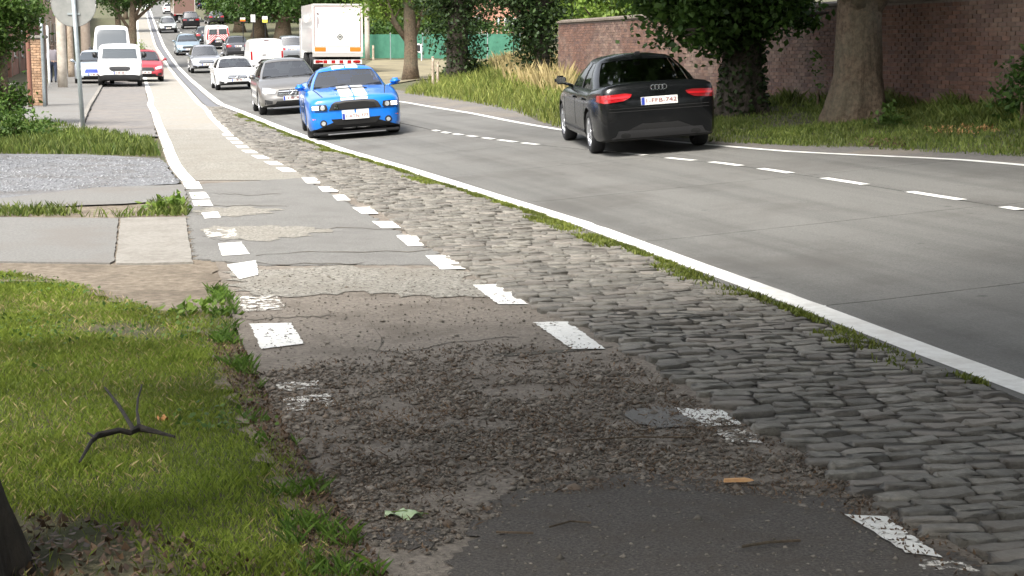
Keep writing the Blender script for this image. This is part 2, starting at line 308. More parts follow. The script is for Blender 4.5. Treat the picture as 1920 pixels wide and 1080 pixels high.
def leaves(c, nrm_up, size, seed=None, asp=.6, fold=.25):     # leaf quads folded along the midrib, arrays in, mesh out
    n = len(c); d = rng.normal(size=(n,3)); d /= np.linalg.norm(d, axis=1)[:,None]
    up = rng.normal(size=(n,3)) * .6 + np.array(nrm_up); u = np.cross(d, up); u /= np.linalg.norm(u, axis=1)[:,None] + 1e-9
    nn = np.cross(u, d); s = size[:,None] if hasattr(size, 'shape') else size
    a = c - d*s*.5; b = c + u*s*.5*asp - nn*s*fold*.3; e = c + d*s*.5; g = c - u*s*.5*asp - nn*s*fold*.3
    v = np.stack([a, b, e, g], 1).reshape(-1, 3); i = np.arange(n)[:,None]*4
    return v, np.concatenate([np.concatenate([i, i+1, i+2], 1), np.concatenate([i, i+2, i+3], 1)])
def blades(x, y, z, h, wd, lean):                        # grass blades: a bent two-triangle blade each
    n = len(x); t = rng.uniform(0, 2*np.pi, n); p = np.stack([x, y, z], 1); a = np.stack([np.cos(t), np.sin(t), 0*t], 1); q = rng.uniform(0, 2*np.pi, n)
    l = np.stack([np.cos(q), np.sin(q), 0*q], 1) * (lean*h*rng.uniform(.2, 1, n))[:,None]; up = np.array([0,0,1.])
    v0 = p - a*wd[:,None]/2; v1 = p + a*wd[:,None]/2; v2 = p + l*.4 + up*(h*.6)[:,None] + a*wd[:,None]*.32; v3 = p + l + up*h[:,None]
    v = np.stack([v0, v1, v2, v3], 1).reshape(-1, 3); i = np.arange(n)[:,None]*4
    return v, np.concatenate([np.concatenate([i, i+1, i+2], 1), np.concatenate([i, i+2, i+3], 1)])
def scatter(poly, n, world=None, off=0.):                # random ground points inside a pixel polygon (or world polygon)
    w2 = world or [P(x, y)[:2] for x, y in poly]
    xs = [p[0] for p in w2]; ys = [p[1] for p in w2]; out = []
    m = 0
    while m < n:
        X = rng.uniform(min(xs), max(xs), n*2); Y = rng.uniform(min(ys), max(ys), n*2); k = inpoly(X, Y, w2); out.append(np.stack([X[k], Y[k]], 1)); m += k.sum()
    a = np.concatenate(out)[:n]; return a[:,0], a[:,1], G(a[:,0], a[:,1]) + off
def vnoise(x, y, s, seed=0):                             # cheap smooth value noise
    x = np.asarray(x)*s + seed*17.3; y = np.asarray(y)*s - seed*9.1; xi = np.floor(x); yi = np.floor(y); fx = x-xi; fy = y-yi; fx = fx*fx*(3-2*fx); fy = fy*fy*(3-2*fy)
    h = lambda a, b: np.modf(np.abs(np.sin(a*127.1 + b*311.7) * 43758.5453))[0]
    return (h(xi,yi)*(1-fx) + h(xi+1,yi)*fx)*(1-fy) + (h(xi,yi+1)*(1-fx) + h(xi+1,yi+1)*fx)*fy
# ------------------------------------------------------------------ the setting
def shift(f, d): return lambda y: f(y) + d
YS = np.concatenate([np.arange(-14, 50, .5), np.arange(50, 120, 2), np.arange(120, 345, 5)])
def ground():
    ys = np.concatenate([np.linspace(-120, -16, 8), np.arange(-14, 60, 1.), np.arange(60, 150, 3), np.arange(150, 400, 10), np.linspace(400, 900, 8)])
    vs_ = np.concatenate([np.linspace(-400, -40, 10), np.linspace(-36, -6, 12), np.arange(-5, 14, .8), np.linspace(15, 60, 16), np.linspace(70, 500, 10)])
    X = lineL(ys)[:,None] + vs_[None,:]/COS; Y = np.repeat(ys[:,None], len(vs_), 1); z = G(X, Y) - .035
    v = np.stack([X, Y, z], 2).reshape(-1, 3); n = len(vs_); f = [(i*n+k, i*n+k+1, (i+1)*n+k+1, (i+1)*n+k) for i in range(len(ys)-1) for k in range(n-1)]
    o = link('ground', mesh(v, f), None, ['soil'], True); o['kind'] = 'structure'
ground()
# carriageway: cast slabs with open joints over a dark base
road = strip('road', shift(lineL, -.16), shift(rightL, .12), YS, -.012, ['joint'], 8)
def u_of(x, y): p = P(x, y); return p[1] - .25 * (p[0] - lineL(p[1]))
ua, ub = u_of(1200, 362), u_of(1800, 550); SL = (ua - ub) / 2
def slab(fa, fb, u0, u1, sh0):
    n, m = 6, 8; us = np.linspace(u0 + .008, u1 - .008, m); v = []
    for u in us:
        for k in range(n+1):
            t = k/n; wd = float(fb(u) - fa(u)); Y = u + .25 * (sh0(u) + wd*t); a = float(fa(Y)); b = float(fb(Y)); X = a + (b-a)*t; v.append((X, Y, Gz(X, Y) + .012))
    f = [(i*(n+1)+k, i*(n+1)+k+1, (i+1)*(n+1)+k+1, (i+1)*(n+1)+k) for i in range(m-1) for k in range(n)]
    bd = [i*(n+1) for i in range(m)] + [(m-1)*(n+1)+k for k in range(1, n+1)] + [i*(n+1)+n for i in range(m-2, -1, -1)] + list(range(n-1, 0, -1)); b = len(v)
    v += [(v[i][0], v[i][1], v[i][2] - .03) for i in bd]; f += [(bd[j], b+j, b+(j+1)%len(bd), bd[(j+1)%len(bd)]) for j in range(len(bd))]
    o = link('slab', mesh(v, f), road, ['concrete'], True); o.data.set_sharp_from_angle(angle=R(40))
cl0, cl1 = shift(centreL, -.02), shift(centreL, .02)
for k in range(-5, 16):
    u0 = ub + k*SL; slab(shift(lineL, -.16), cl0, u0, u0 + SL, lambda u: 0.); slab(cl1, shift(rightL, .12), u0, u0 + SL, lambda u: float(centreL(u) - lineL(u)))
ue = ub + 16*SL
strip('far_pavement', shift(lineL, -.16), shift(rightL, .12), np.arange(ue + .1, 345, 4), .012, ['concrete'], 6, road)
strip('edge_line', shift(lineL, -.1), shift(lineL, .11), YS, .018, ['paintline'], 1, road)
strip('edge_line', shift(rightL, -.06), shift(rightL, .06), YS, .018, ['paintline'], 1, road)
strip('shoulder', shift(rightL, .1), shift(vergeL, .12), YS, -.004, ['shoulder'], 4)
CD = [((1920,396),(1880,391)),((1800,378),(1692,363)),((1618,349),(1535,337)),((1482,327),(1415,319)),((1388,313),(1332,306)),((1302,303),(1250,298)),((1212,293),(1168,289)),((1152,287),(1105,283)),((1008,273),(975,270)),((967,268),(935,264)),((925,262.5),(905,260)),((893,258),(878,256)),((866,254.5),(852,252.5)),((845,251),(830,249)),((816,247.6),(804,246))]
for a, b in CD:
    y0, y1 = sorted((P(*a)[1], P(*b)[1])); strip('centre_dash', shift(centreL, -.055), shift(centreL, .055), np.linspace(y0, y1, 4), .018, ['paint'], 1, road)
for k in range(24):
    y0 = 36 + k*7; strip('centre_dash', shift(centreL, -.075), shift(centreL, .075), np.linspace(y0, y0 + 2.5, 3), .018, ['paint'], 1, road)
# cobbled gutter strip
cob = strip('cobble_strip', shift(cobLine, -.02), shift(lineL, -.15), np.arange(-6, 60, .5), -.002, ['joint'], 3)
def cobble_meshes(n=14):
    out = []
    for i in range(n):
        r = random.Random(100+i); v = []; j = lambda a: r.uniform(-a, a)
        for z, s in ((-.09, .98), (.006, 1.0), (.0165, .955), (.0205 + j(.003), .84)):
            for sx, sy in ((-1,-1),(0,-1),(1,-1),(1,0),(1,1),(0,1),(-1,1),(-1,0)):
                e = .95 if sx and sy else 1.02
                v.append((sx*.5*s*e + j(.05), sy*.5*s*e + j(.075), z + j(.006)))
        v.append((j(.05), j(.05), .021)); f = [(a*8+k, a*8+(k+1)%8, a*8+8+(k+1)%8, a*8+8+k) for a in range(3) for k in range(8)] + [(24+k, 24+(k+1)%8, 32) for k in range(8)]
        out.append((np.array(v), f))
    return out
cvar = cobble_meshes(); cmesh = []
for v, f in cvar:
    me = mesh(v, f); me.materials.append(mt['cobble']); me.polygons.foreach_set('use_smooth', [True]*len(f)); cmesh.append(me)
stones = []; u = -3.0
while u < 47:
    rw = random.uniform(.092, .122); a, b = float(cobLine(u)), float(lineL(u)) - .185; t = random.uniform(-.12, 0); wd = b - a
    while t < wd - .05:
        ln = min(random.uniform(.14, .25), max(.08, wd - t)); c = t + ln/2; Y = u + .25*c*.9 + random.uniform(-.016, .016); X = float(cobLine(Y)) + c*(b-a)/wd
        stones.append((X, Y, ln - .010, rw - .012, math.atan(.25) + random.uniform(-.13, .13), random.randrange(14), random.uniform(-.007, .010))); t += ln
    u += rw
def seen(q):
    x, y = project(q[0], q[1], Gz(q[0], q[1])); return -30 < x < 1950 and y < 1100
stones.sort(key=lambda q: (not seen(q), q[1]))
vv, ff = MB(), None
for i, (X, Y, ln, rw, a, k, dz) in enumerate(stones):
    z = Gz(X, Y) + dz
    if i < 300:
        o = bpy.data.objects.new('cobble', cmesh[k]); C.objects.link(o); o.parent = cob; o.location = (X, Y, z); o.rotation_euler = (random.uniform(-.03,.03), random.uniform(-.03,.03), a); o.scale = (ln, rw, 1)
    else:
        v, f = cvar[k]; ca, sa = math.cos(a), math.sin(a); x = v[:,0]*ln; y = v[:,1]*rw
        vv.add(np.stack([X + x*ca - y*sa, Y + x*sa + y*ca, z + v[:,2]], 1), f)
o = link('far_cobbles', mesh(vv.v, vv.f), cob, ['cobble'], True); o['kind'] = 'stuff'
strip('gutter', shift(cobLine, .0), shift(lineL, -.12), np.concatenate([np.arange(46.5, 120, 2), np.arange(120, 345, 5)]), .006, ['gutter'], 2)
# cycle path and its patched surfaces
path = strip('cycle_path', pathL, shift(cobLine, -.02), YS, -.004, ['pathbase'], 6)
Yc = P(500, 243)[1]; Ya = P(480, 338)[1]
strip('path_concrete', shift(pathL, .01), shift(cobLine, -.03), np.concatenate([np.arange(Yc, 120, 2), np.arange(120, 345, 5)]), .002, ['pathfar'], 3, path)
strip('worn_aggregate', shift(pathL, .01), shift(cobLine, -.03), np.linspace(Ya, Yc - .02, 20), .002, ['aggregate'], 3, path)
drape('asphalt_patch', [(350,347),(570,334),(690,402),(812,470),(862,500),(770,497),(640,497),(470,498),(408,490),(368,486),(352,410),(352,380)], .003, ['asphalt'], .045, .06, .5, path, 3, thick=.012)
drape('asphalt_patch', rough_outline([P(x, y)[:2] for x, y in [(900,965),(940,938),(1000,912),(1100,908),(1190,890),(1330,899),(1420,912),(1560,940),(1700,1010),(1900,1090),(2300,1330),(2000,1500),(780,1500),(800,1200),(840,1060)]], .06, .14, 91), .003, ['asphaltdark'], .025, .025, .25, path, 4, world=True)
drape('aggregate_patch', [(372,392),(470,388),(530,395),(470,405),(380,408)], .007, ['aggregate'], .11, .09, .3, path, 5)
drape('aggregate_patch', [(395,425),(520,424),(630,432),(560,444),(480,455),(400,444)], .007, ['aggregate'], .11, .09, .3, path, 6)
drape('aggregate_patch', [(430,505),(620,500),(860,503),(905,535),(960,560),(800,556),(650,548),(450,560)], .002, ['aggregate'], .1, .08, .3, path, 7)
drape('asphalt_patch', [(1170,768),(1260,762),(1320,800),(1230,803),(1180,790)], .004, ['asphalt'], .015, .05, .2, path, 8)
drape('asphalt_patch', [(680,1000),(760,980),(830,992),(820,1030),(720,1024)], .001, ['asphaltdark'], .035, .03, .2, path, 9)
dR = [[(565,334),(592,333),(602,345),(575,345)],[(596,351),(622,350),(638,361),(606,361)],[(623,367),(645,366),(658,377),(632,377)],[(660,390),(695,389),(710,402),(678,402)],[(697,416),(735,416),(752,429),(715,429)],[(742,443),(780,441),(795,462),(765,463)],[(798,481),(845,479),(873,506),(825,507)],[(886,535),(940,533),(990,571),(935,571)],[(1000,605),(1065,603),(1135,655),(1072,655)],[(1250,764),(1355,770),(1392,797),(1312,801)],[(1585,968),(1660,972),(1770,1050),(1700,1040)]]
dL = [[(342,343),(372,341),(380,355),(348,356)],[(355,362),(385,361),(394,373),(360,374)],[(360,377),(393,376),(400,387),(364,387)],[(378,400),(408,398),(414,409),(384,411)],[(409,458),(452,455),(468,478),(417,481)],[(425,498),(480,490),(485,517),(448,525)],[(468,608),(545,606),(570,645),(490,655)]]
dW = [[(388,434),(436,432),(440,445),(395,446)],[(445,560),(510,557),(528,577),(465,582)],[(525,720),(590,716),(600,727),(535,733)],[(540,748),(612,742),(615,760),(550,768)],[(1350,810),(1405,806),(1425,832),(1372,826)],[(1730,1052),(1800,1058),(1830,1070),(1740,1068)]]
for i, q in enumerate(dR + dL): drape('painted_dash', q, .0085 if 330 < q[0][1] < 500 or q[0][1] > 950 else .0035, ['paint'], .006, .03, .3, path, 20+i)
for i, q in enumerate(dW): drape('painted_dash', [(x + (x-sum(a[0] for a in q)/4)*.25, y + (y-sum(a[1] for a in q)/4)*.3) for x, y in q], .011 if q[0][1] < 500 else .0035, ['paintworn'], .012, .03, .3, path, 60+i)
Yl = P(334, 341)[1]; Yr = P(455, 250)[1]
strip('path_line', shift(pathL, .02), shift(pathL, .2), np.concatenate([np.arange(Yl, 120, 1.5), np.arange(120, 345, 5)]), .006, ['paint'], 1, path)
strip('path_line', shift(cobLine, -.22), shift(cobLine, -.06), np.concatenate([np.arange(Yr, 120, 1.5), np.arange(120, 345, 5)]), .006, ['paint'], 1, path)
for k, x in enumerate([(462,253),(474,260),(486,267),(500,275),(514,284),(530,294),(546,306),(556,318)]):
    Y0 = P(*x)[1]; strip('painted_dash', shift(cobLine, -.3), shift(cobLine, -.1), np.linspace(Y0 - .45, Y0 + .3, 3), .006, ['paint'], 1, path)
def crack(px, wd, seed):
    off = .0055 if px[0][1] < 500 else -.001
    r = random.Random(seed); pts = []
    for (x0, y0), (x1, y1) in zip(px[:-1], px[1:]):
        for k in range(6): t = k/6; pts.append((x0 + (x1-x0)*t, y0 + (y1-y0)*t + r.uniform(-1.2, 1.2)*wd))
    wd *= .55; up = [(x, y - wd*r.uniform(.05, .8)) for x, y in pts]; dn = [(x, y + wd*r.uniform(.05, .8)) for x, y in pts[::-1]]; drape('crack', up + dn, off, ['joint'], 0, .1, .5, path, seed)
for i, (px, wd) in enumerate([([(378,388),(450,386),(560,389)], 1.6), ([(420,427),(540,430),(680,428),(800,434)], 1.6), ([(480,478),(600,474),(850,470)], 2), ([(420,493),(600,496),(700,494)], 2.2), ([(440,599),(560,594),(640,592)], 2.5), ([(690,655),(760,662),(840,640),(1000,628)], 2.2), ([(1150,650),(1040,660),(900,668)], 2), ([(690,598),(720,640),(700,668)], 1.8), ([(400,363),(460,366),(540,364)], 1.3), ([(380,445),(420,452),(470,446)], 1.6)]): crack(px, wd, 300+i)
# ground to the left of the path
drape('driveway', [(-400,288),(0,289),(150,290),(300,297),(320,318),(340,345),(180,353),(0,373),(-400,398)], .006, ['drive'], .04, .2, .6, None, 30)
drape('walkway', [(-400,398),(0,373),(180,353),(343,347),(353,376),(220,384),(0,393),(-400,415)], .010, ['walk'], .03, .2, .6, None, 31)
sl = drape('side_path', [(-400,408),(0,408),(222,410),(213,494),(0,491),(-400,489)], .006, ['walk'], .006, .1, .6, None, 32, thick=.02)
drape('cast_slab', [(226,410),(348,408),(361,493),(217,496)], .009, ['slab'], .006, .1, .5, sl, 33, thick=.02)
drape('parking_lane', [(150,256),(172,200),(192,165),(214,130),(232,100),(256,100),(262,110),(272,165),(282,210),(294,256)], .002, ['parking'], .03, .5, 1., None, 34)
kb = drape('pavement', [(-200,262),(30,215),(80,170),(105,140),(180,100),(222,100),(208,130),(186,165),(164,200),(142,250)], .05, ['walk'], 0, .5, 1., None, 35, thick=.1)
drape('kerb', [(142,250),(164,200),(186,165),(208,130),(213,130),(191,165),(171,200),(150,250)], .065, ['slab'], 0, .5, 1., None, 36, thick=.1)
drape('bare_earth', [(-300,494),(0,494),(216,498),(350,497),(405,500),(425,560),(445,600),(400,640),(300,600),(200,560),(100,530),(-300,520)], .0, ['mud'], .05, .1, .4, None, 37)
drape('bare_earth', [(380,640),(455,650),(500,745),(545,830),(620,930),(700,1080),(760,1250),(500,1250),(560,1000),(470,820),(420,720)], .0, ['mud'], .05, .08, .3, None, 38)
drape('bare_earth', [(-600,372),(0,362),(365,343),(385,380),(398,420),(425,480),(460,530),(200,530),(-600,520)], -.009, ['mud'], .03, .2, .5, None, 40)
drape('field', [(640,140),(700,112),(960,112),(1000,118),(900,140),(780,150),(690,165)], .01, ['earth'], 0, .5, 2., None, 39)
# ------------------------------------------------------------------ grass, stones, litter
def stuff(name, v, f, m, label, cat): return tag(link(name, mesh(v, f), None, [m]), label, cat, None, 'stuff')
lawnpx = [(-600,515),(0,512),(130,528),(215,555),(300,585),(400,588),(432,600),(445,650),(492,740),(530,820),(590,920),(660,1020),(720,1110),(800,1300),(-1200,1300)]
X, Y, Z = scatter(lawnpx, 230000); x, y = project(X, Y, Z)
nz = vnoise(X, Y, 2.2, 1)*.6 + vnoise(X, Y, 6, 2)*.4
edge = np.clip((np.interp(y, [510,600,740,920,1080], [250,440,492,590,690]) - x) / 190, 0, 1)
bare = np.exp(-(((x-225)/90)**2 + ((y-545)/22)**2)) + np.exp(-(((x-230)/110)**2 + ((y-618)/16)**2)) + .9*np.clip((y - 930)/120, 0, 1)*np.clip((460-x)/300, 0, 1) + .9*np.exp(-(((x-60)/130)**2 + ((y-1040)/70)**2))
keep = (rng.uniform(size=len(X)) < np.clip(edge*1.5 + nz*.7 - .35, 0, 1) * np.clip(1.1 - bare*1.5, 0.03, 1)) & (X > -8)
X, Y, Z = X[keep], Y[keep], Z[keep]; nz = vnoise(X, Y, 3, 5)
v, f = blades(X, Y, Z - .01, .018 + .036*nz*rng.uniform(.3, 1.2, len(X)), rng.uniform(.003, .006, len(X)), 1.0)
stuff('lawn_grass', v, f, 'lawn', 'short mown green grass left of the cycle path', 'grass')
X, Y, Z = scatter(lawnpx, 16000); k = (vnoise(X, Y, 1.3, 12) > .42) & (X > -8); X, Y, Z = X[k], Y[k], Z[k]; v, f = blades(X, Y, Z - .005, rng.uniform(.015, .04, len(X)), rng.uniform(.002, .004, len(X)), 1.4); stuff('withered_blades', v, f, 'dry', 'withered straw coloured blades in the lawn', 'grass')
X, Y, Z = scatter(lawnpx, 5200); k = (vnoise(X, Y, 1.8, 22) > .6) & (X > -8); X, Y, Z = X[k], Y[k], Z[k]; v, f = leaves(np.stack([X, Y, Z + rng.uniform(.02, .045, len(X))], 1), (0, 0, 3), rng.uniform(.015, .04, len(X)), asp=.8); stuff('lawn_clover', v, f, 'leafB', 'clover and plantain leaves in the lawn', 'weeds')
X, Y, Z = scatter([(385,520),(440,560),(450,640),(520,780),(640,960),(720,1090),(560,1090),(480,850),(400,640)], 5000); k = vnoise(X, Y, 5, 3)*.7 + vnoise(X, Y, 12, 4)*.3 > .58; X, Y, Z = X[k], Y[k], Z[k]
v, f = blades(X, Y, Z, rng.uniform(.02, .075, len(X)), rng.uniform(.004, .007, len(X)), 1.3); stuff('edge_grass', v, f, 'grass', 'ragged grass tufts along the muddy path edge', 'grass')
X, Y, Z = scatter([(-200,238),(110,236),(200,250),(286,262),(302,294),(150,290),(-200,288)], 16000); h = rng.uniform(.05, .24, len(X)) * (.3 + vnoise(X, Y, 1.2, 4))
v, f = blades(X, Y, Z, h, rng.uniform(.012, .03, len(X)), .6); stuff('verge_grass', v, f, 'vgrass', 'long green grass between the driveway and the sign pole', 'grass')
X, Y, Z = scatter([(-200,398),(0,396),(345,382),(352,404),(222,408),(0,406),(-200,406)], 2600); k = vnoise(X, Y, 1.6, 9) + (project(X, Y, Z)[0] > 280)*.5 > .55
v, f = blades(X[k], Y[k], Z[k], rng.uniform(.03, .13, k.sum()), rng.uniform(.008, .02, k.sum()), 1.); stuff('joint_weeds', v, f, 'vgrass', 'weeds in the dirt strip before the cast slab', 'weeds')
X, Y, Z = scatter([(1330,266),(1500,274),(1700,283),(1920,294),(2200,310),(2200,225),(1900,206),(1700,200),(1450,192),(1330,190)], 60000); k = rng.uniform(size=len(X)) < np.clip(1.5*vnoise(X, Y, .9, 3) + .6*vnoise(X, Y, 3, 4) - .35, .08, 1)
X, Y, Z = X[k], Y[k], Z[k]; wl = np.clip(((X - lineL(Y))*COS - 7.6)/1.2, 0, 1); h = rng.uniform(.025, .085, len(X)) + wl*rng.uniform(0, .4, len(X))*vnoise(X, Y, 1.5, 8)
v, f = blades(X, Y, Z, h, rng.uniform(.01, .02, len(X)), .8); stuff('wall_grass', v, f, 'vgrass', 'grass verge under the trees along the brick wall', 'grass')
X, Y, Z = scatter([(755,175),(800,160),(880,140),(935,118),(1066,118),(1200,170),(1330,200),(1330,262),(1040,238),(960,208),(880,192),(800,181)], 34000); d = (X - lineL(Y))*COS
h = rng.uniform(.1, .3, len(X)) + np.clip((d - 6)/3.5, 0, 1)*rng.uniform(.0, .4, len(X))
v, f = blades(X, Y, Z, h, rng.uniform(.015, .035, len(X)), .6); stuff('bank_grass', v, f, 'bankgrass', 'bright green grass bank between the black car and the blue car', 'grass')
X, Y, Z = scatter([(915,142),(960,118),(1068,120),(1068,190),(1000,178),(950,165)], 13000); v, f = blades(X, Y, Z, rng.uniform(.25, 1.0, len(X))*(.5 + .7*vnoise(X, Y, .8, 3)), rng.uniform(.012, .03, len(X)), .55)
stuff('dry_grass', v, f, 'dry', 'tall straw coloured grass left of the brick wall', 'grass')
# moss where the cobbles meet the concrete
Y = rng.uniform(8, 42, 70000); X = lineL(Y) - .16 - np.abs(rng.normal(0, .035, len(Y))) - .22*(vnoise(Y, Y*0, 1.1, 2) > .6)*rng.uniform(0, 1, len(Y))**1.5; k = rng.uniform(size=len(Y)) < np.clip(vnoise(X, Y, 2.2, 6)*1.5 - .2, 0, 1)*np.interp(Y, [8, 13, 30, 42], [.2, 1, 1, .4])
X, Y = X[k], Y[k]; v, f = blades(X, Y, G(X, Y) + .014, rng.uniform(.02, .045, len(X)), rng.uniform(.008, .018, len(X)), 1.); stuff('joint_moss', v, f, 'moss', 'moss growing beside the white edge line', 'moss')
def pebbles(X, Y, Z, r):
    n = len(X); base = np.array([(1,0,0),(-1,0,0),(0,1,0),(0,-1,0),(0,0,1),(0,0,-1)], float); fb = np.array([(0,2,4),(2,1,4),(1,3,4),(3,0,4),(2,0,5),(1,2,5),(3,1,5),(0,3,5)])
    v = base[None]*rng.uniform(.6, 1.3, (n,6,1)) * r[:,None,None] * np.stack([rng.uniform(.7,1.5,n), rng.uniform(.7,1.3,n), rng.uniform(.35,.7,n)], 1)[:,None,:]
    v = v + rng.normal(0, .12, v.shape)*r[:,None,None]; t = rng.uniform(0, 6.28, n); c, s = np.cos(t)[:,None], np.sin(t)[:,None]; vx = v[...,0]*c - v[...,1]*s; vy = v[...,0]*s + v[...,1]*c
    v = np.stack([vx + X[:,None], vy + Y[:,None], v[...,2] + Z[:,None]], 2); return v.reshape(-1, 3), (fb[None] + (np.arange(n)*6)[:,None,None]).reshape(-1, 3)
gz = [(480,700),(640,670),(800,650),(1000,640),(1170,660),(1280,735),(1400,800),(1500,850),(1640,940),(1740,1010),(1640,985),(1440,935),(1190,915),(1000,935),(880,1000),(760,1060),(660,990),(560,860)]
def debris(n, seed, fall=1.):             # dense in a ragged band, thinning out to both sides
    X, Y, Z = scatter(gz, n); x, y = project(X, Y, Z); m = np.interp(y, [640, 700, 760, 880, 930, 1060], [.05, .45, 1, 1, .75, .35]); k = rng.uniform(size=n) < m*np.clip(vnoise(X, Y, 4, seed)*1.3 + vnoise(X, Y, 11, seed+1)*.9 - .6, .02, 1)*fall; return X[k], Y[k], Z[k]
X, Y, Z = debris(44000, 1); v, f = pebbles(X, Y, Z + .002, rng.gamma(1.6, .0036, len(X)) + .0026); stuff('loose_gravel', v, f, 'stone', 'loose dark gravel and debris across the cycle path', 'gravel')
X, Y, Z = debris(16000, 5); v, f = blades(X, Y, Z + .004, rng.uniform(.004, .02, len(X)), rng.uniform(.003, .006, len(X)), 2.5); stuff('plant_debris', v, f, 'dead', 'brown plant fibres and straw in the gravel', 'debris')
X, Y, Z = scatter([(430,505),(860,505),(1000,585),(1230,700),(1500,850),(1900,1070),(1900,1300),(700,1300),(560,880),(480,700)], 7000); v, f = pebbles(X, Y, Z + .004, rng.gamma(1.5, .0022, len(X)) + .0015); stuff('fine_grit', v, f, M('pale_grit', (.12,.105,.088), (.2,.18,.15), 20, .95, island=.4), 'fine grit scattered over the worn cycle path', 'grit')
X, Y, Z = scatter([(-300,290),(300,297),(335,344),(180,352),(-300,385)], 5000); v, f = pebbles(X, Y, Z + .008, rng.uniform(.008, .022, len(X))); stuff('drive_gravel', v, f, M('pale_gravel', (.17,.175,.185), (.28,.285,.295), 9, .9, island=.4), 'pale grey gravel on the driveway', 'gravel')
def litter(poly, n, size, m, label, name):
    X, Y, Z = scatter(poly, n); v, f = leaves(np.stack([X, Y, Z + .012], 1), (0, 0, 3), rng.uniform(.5, 1.3, n)*size, asp=.55); v[:,2] = np.maximum(v[:,2], G(v[:,0], v[:,1]) + .004); stuff(name, v, f, m, label, 'leaves')
litter([(390,640),(450,640),(520,780),(620,930),(740,1090),(900,1200),(560,1200),(560,930),(470,800)], 3600, .026, 'dead', 'brown leaf litter along the lawn edge', 'leaf_litter')
litter(gz, 1500, .02, 'dead', 'small dead leaves mixed in the gravel', 'path_leaves')
litter([(-400,930),(300,990),(560,1090),(600,1400),(-900,1400)], 3000, .045, 'dead', 'dead leaves at the foot of the near tree', 'tree_litter')
litter([(1540,900),(1650,960),(1900,1075),(1960,1150),(1800,1100),(1600,985)], 260, .022, 'dead', 'dead leaves between dark asphalt and cobbles', 'gutter_leaves')
litter([(1720,240),(1860,236),(1880,250),(1760,254)], 160, .1, M('fallen_leaf', (.32,.16,.06), (.4,.24,.1), 4, .8), 'orange fallen leaves on the verge below the wall', 'fallen_leaves')
litter([(1600,262),(1720,262),(1700,276),(1630,274)], 90, .1, 'dead', 'brown fallen leaves on the verge in front of the thick trunk', 'fallen_leaves')
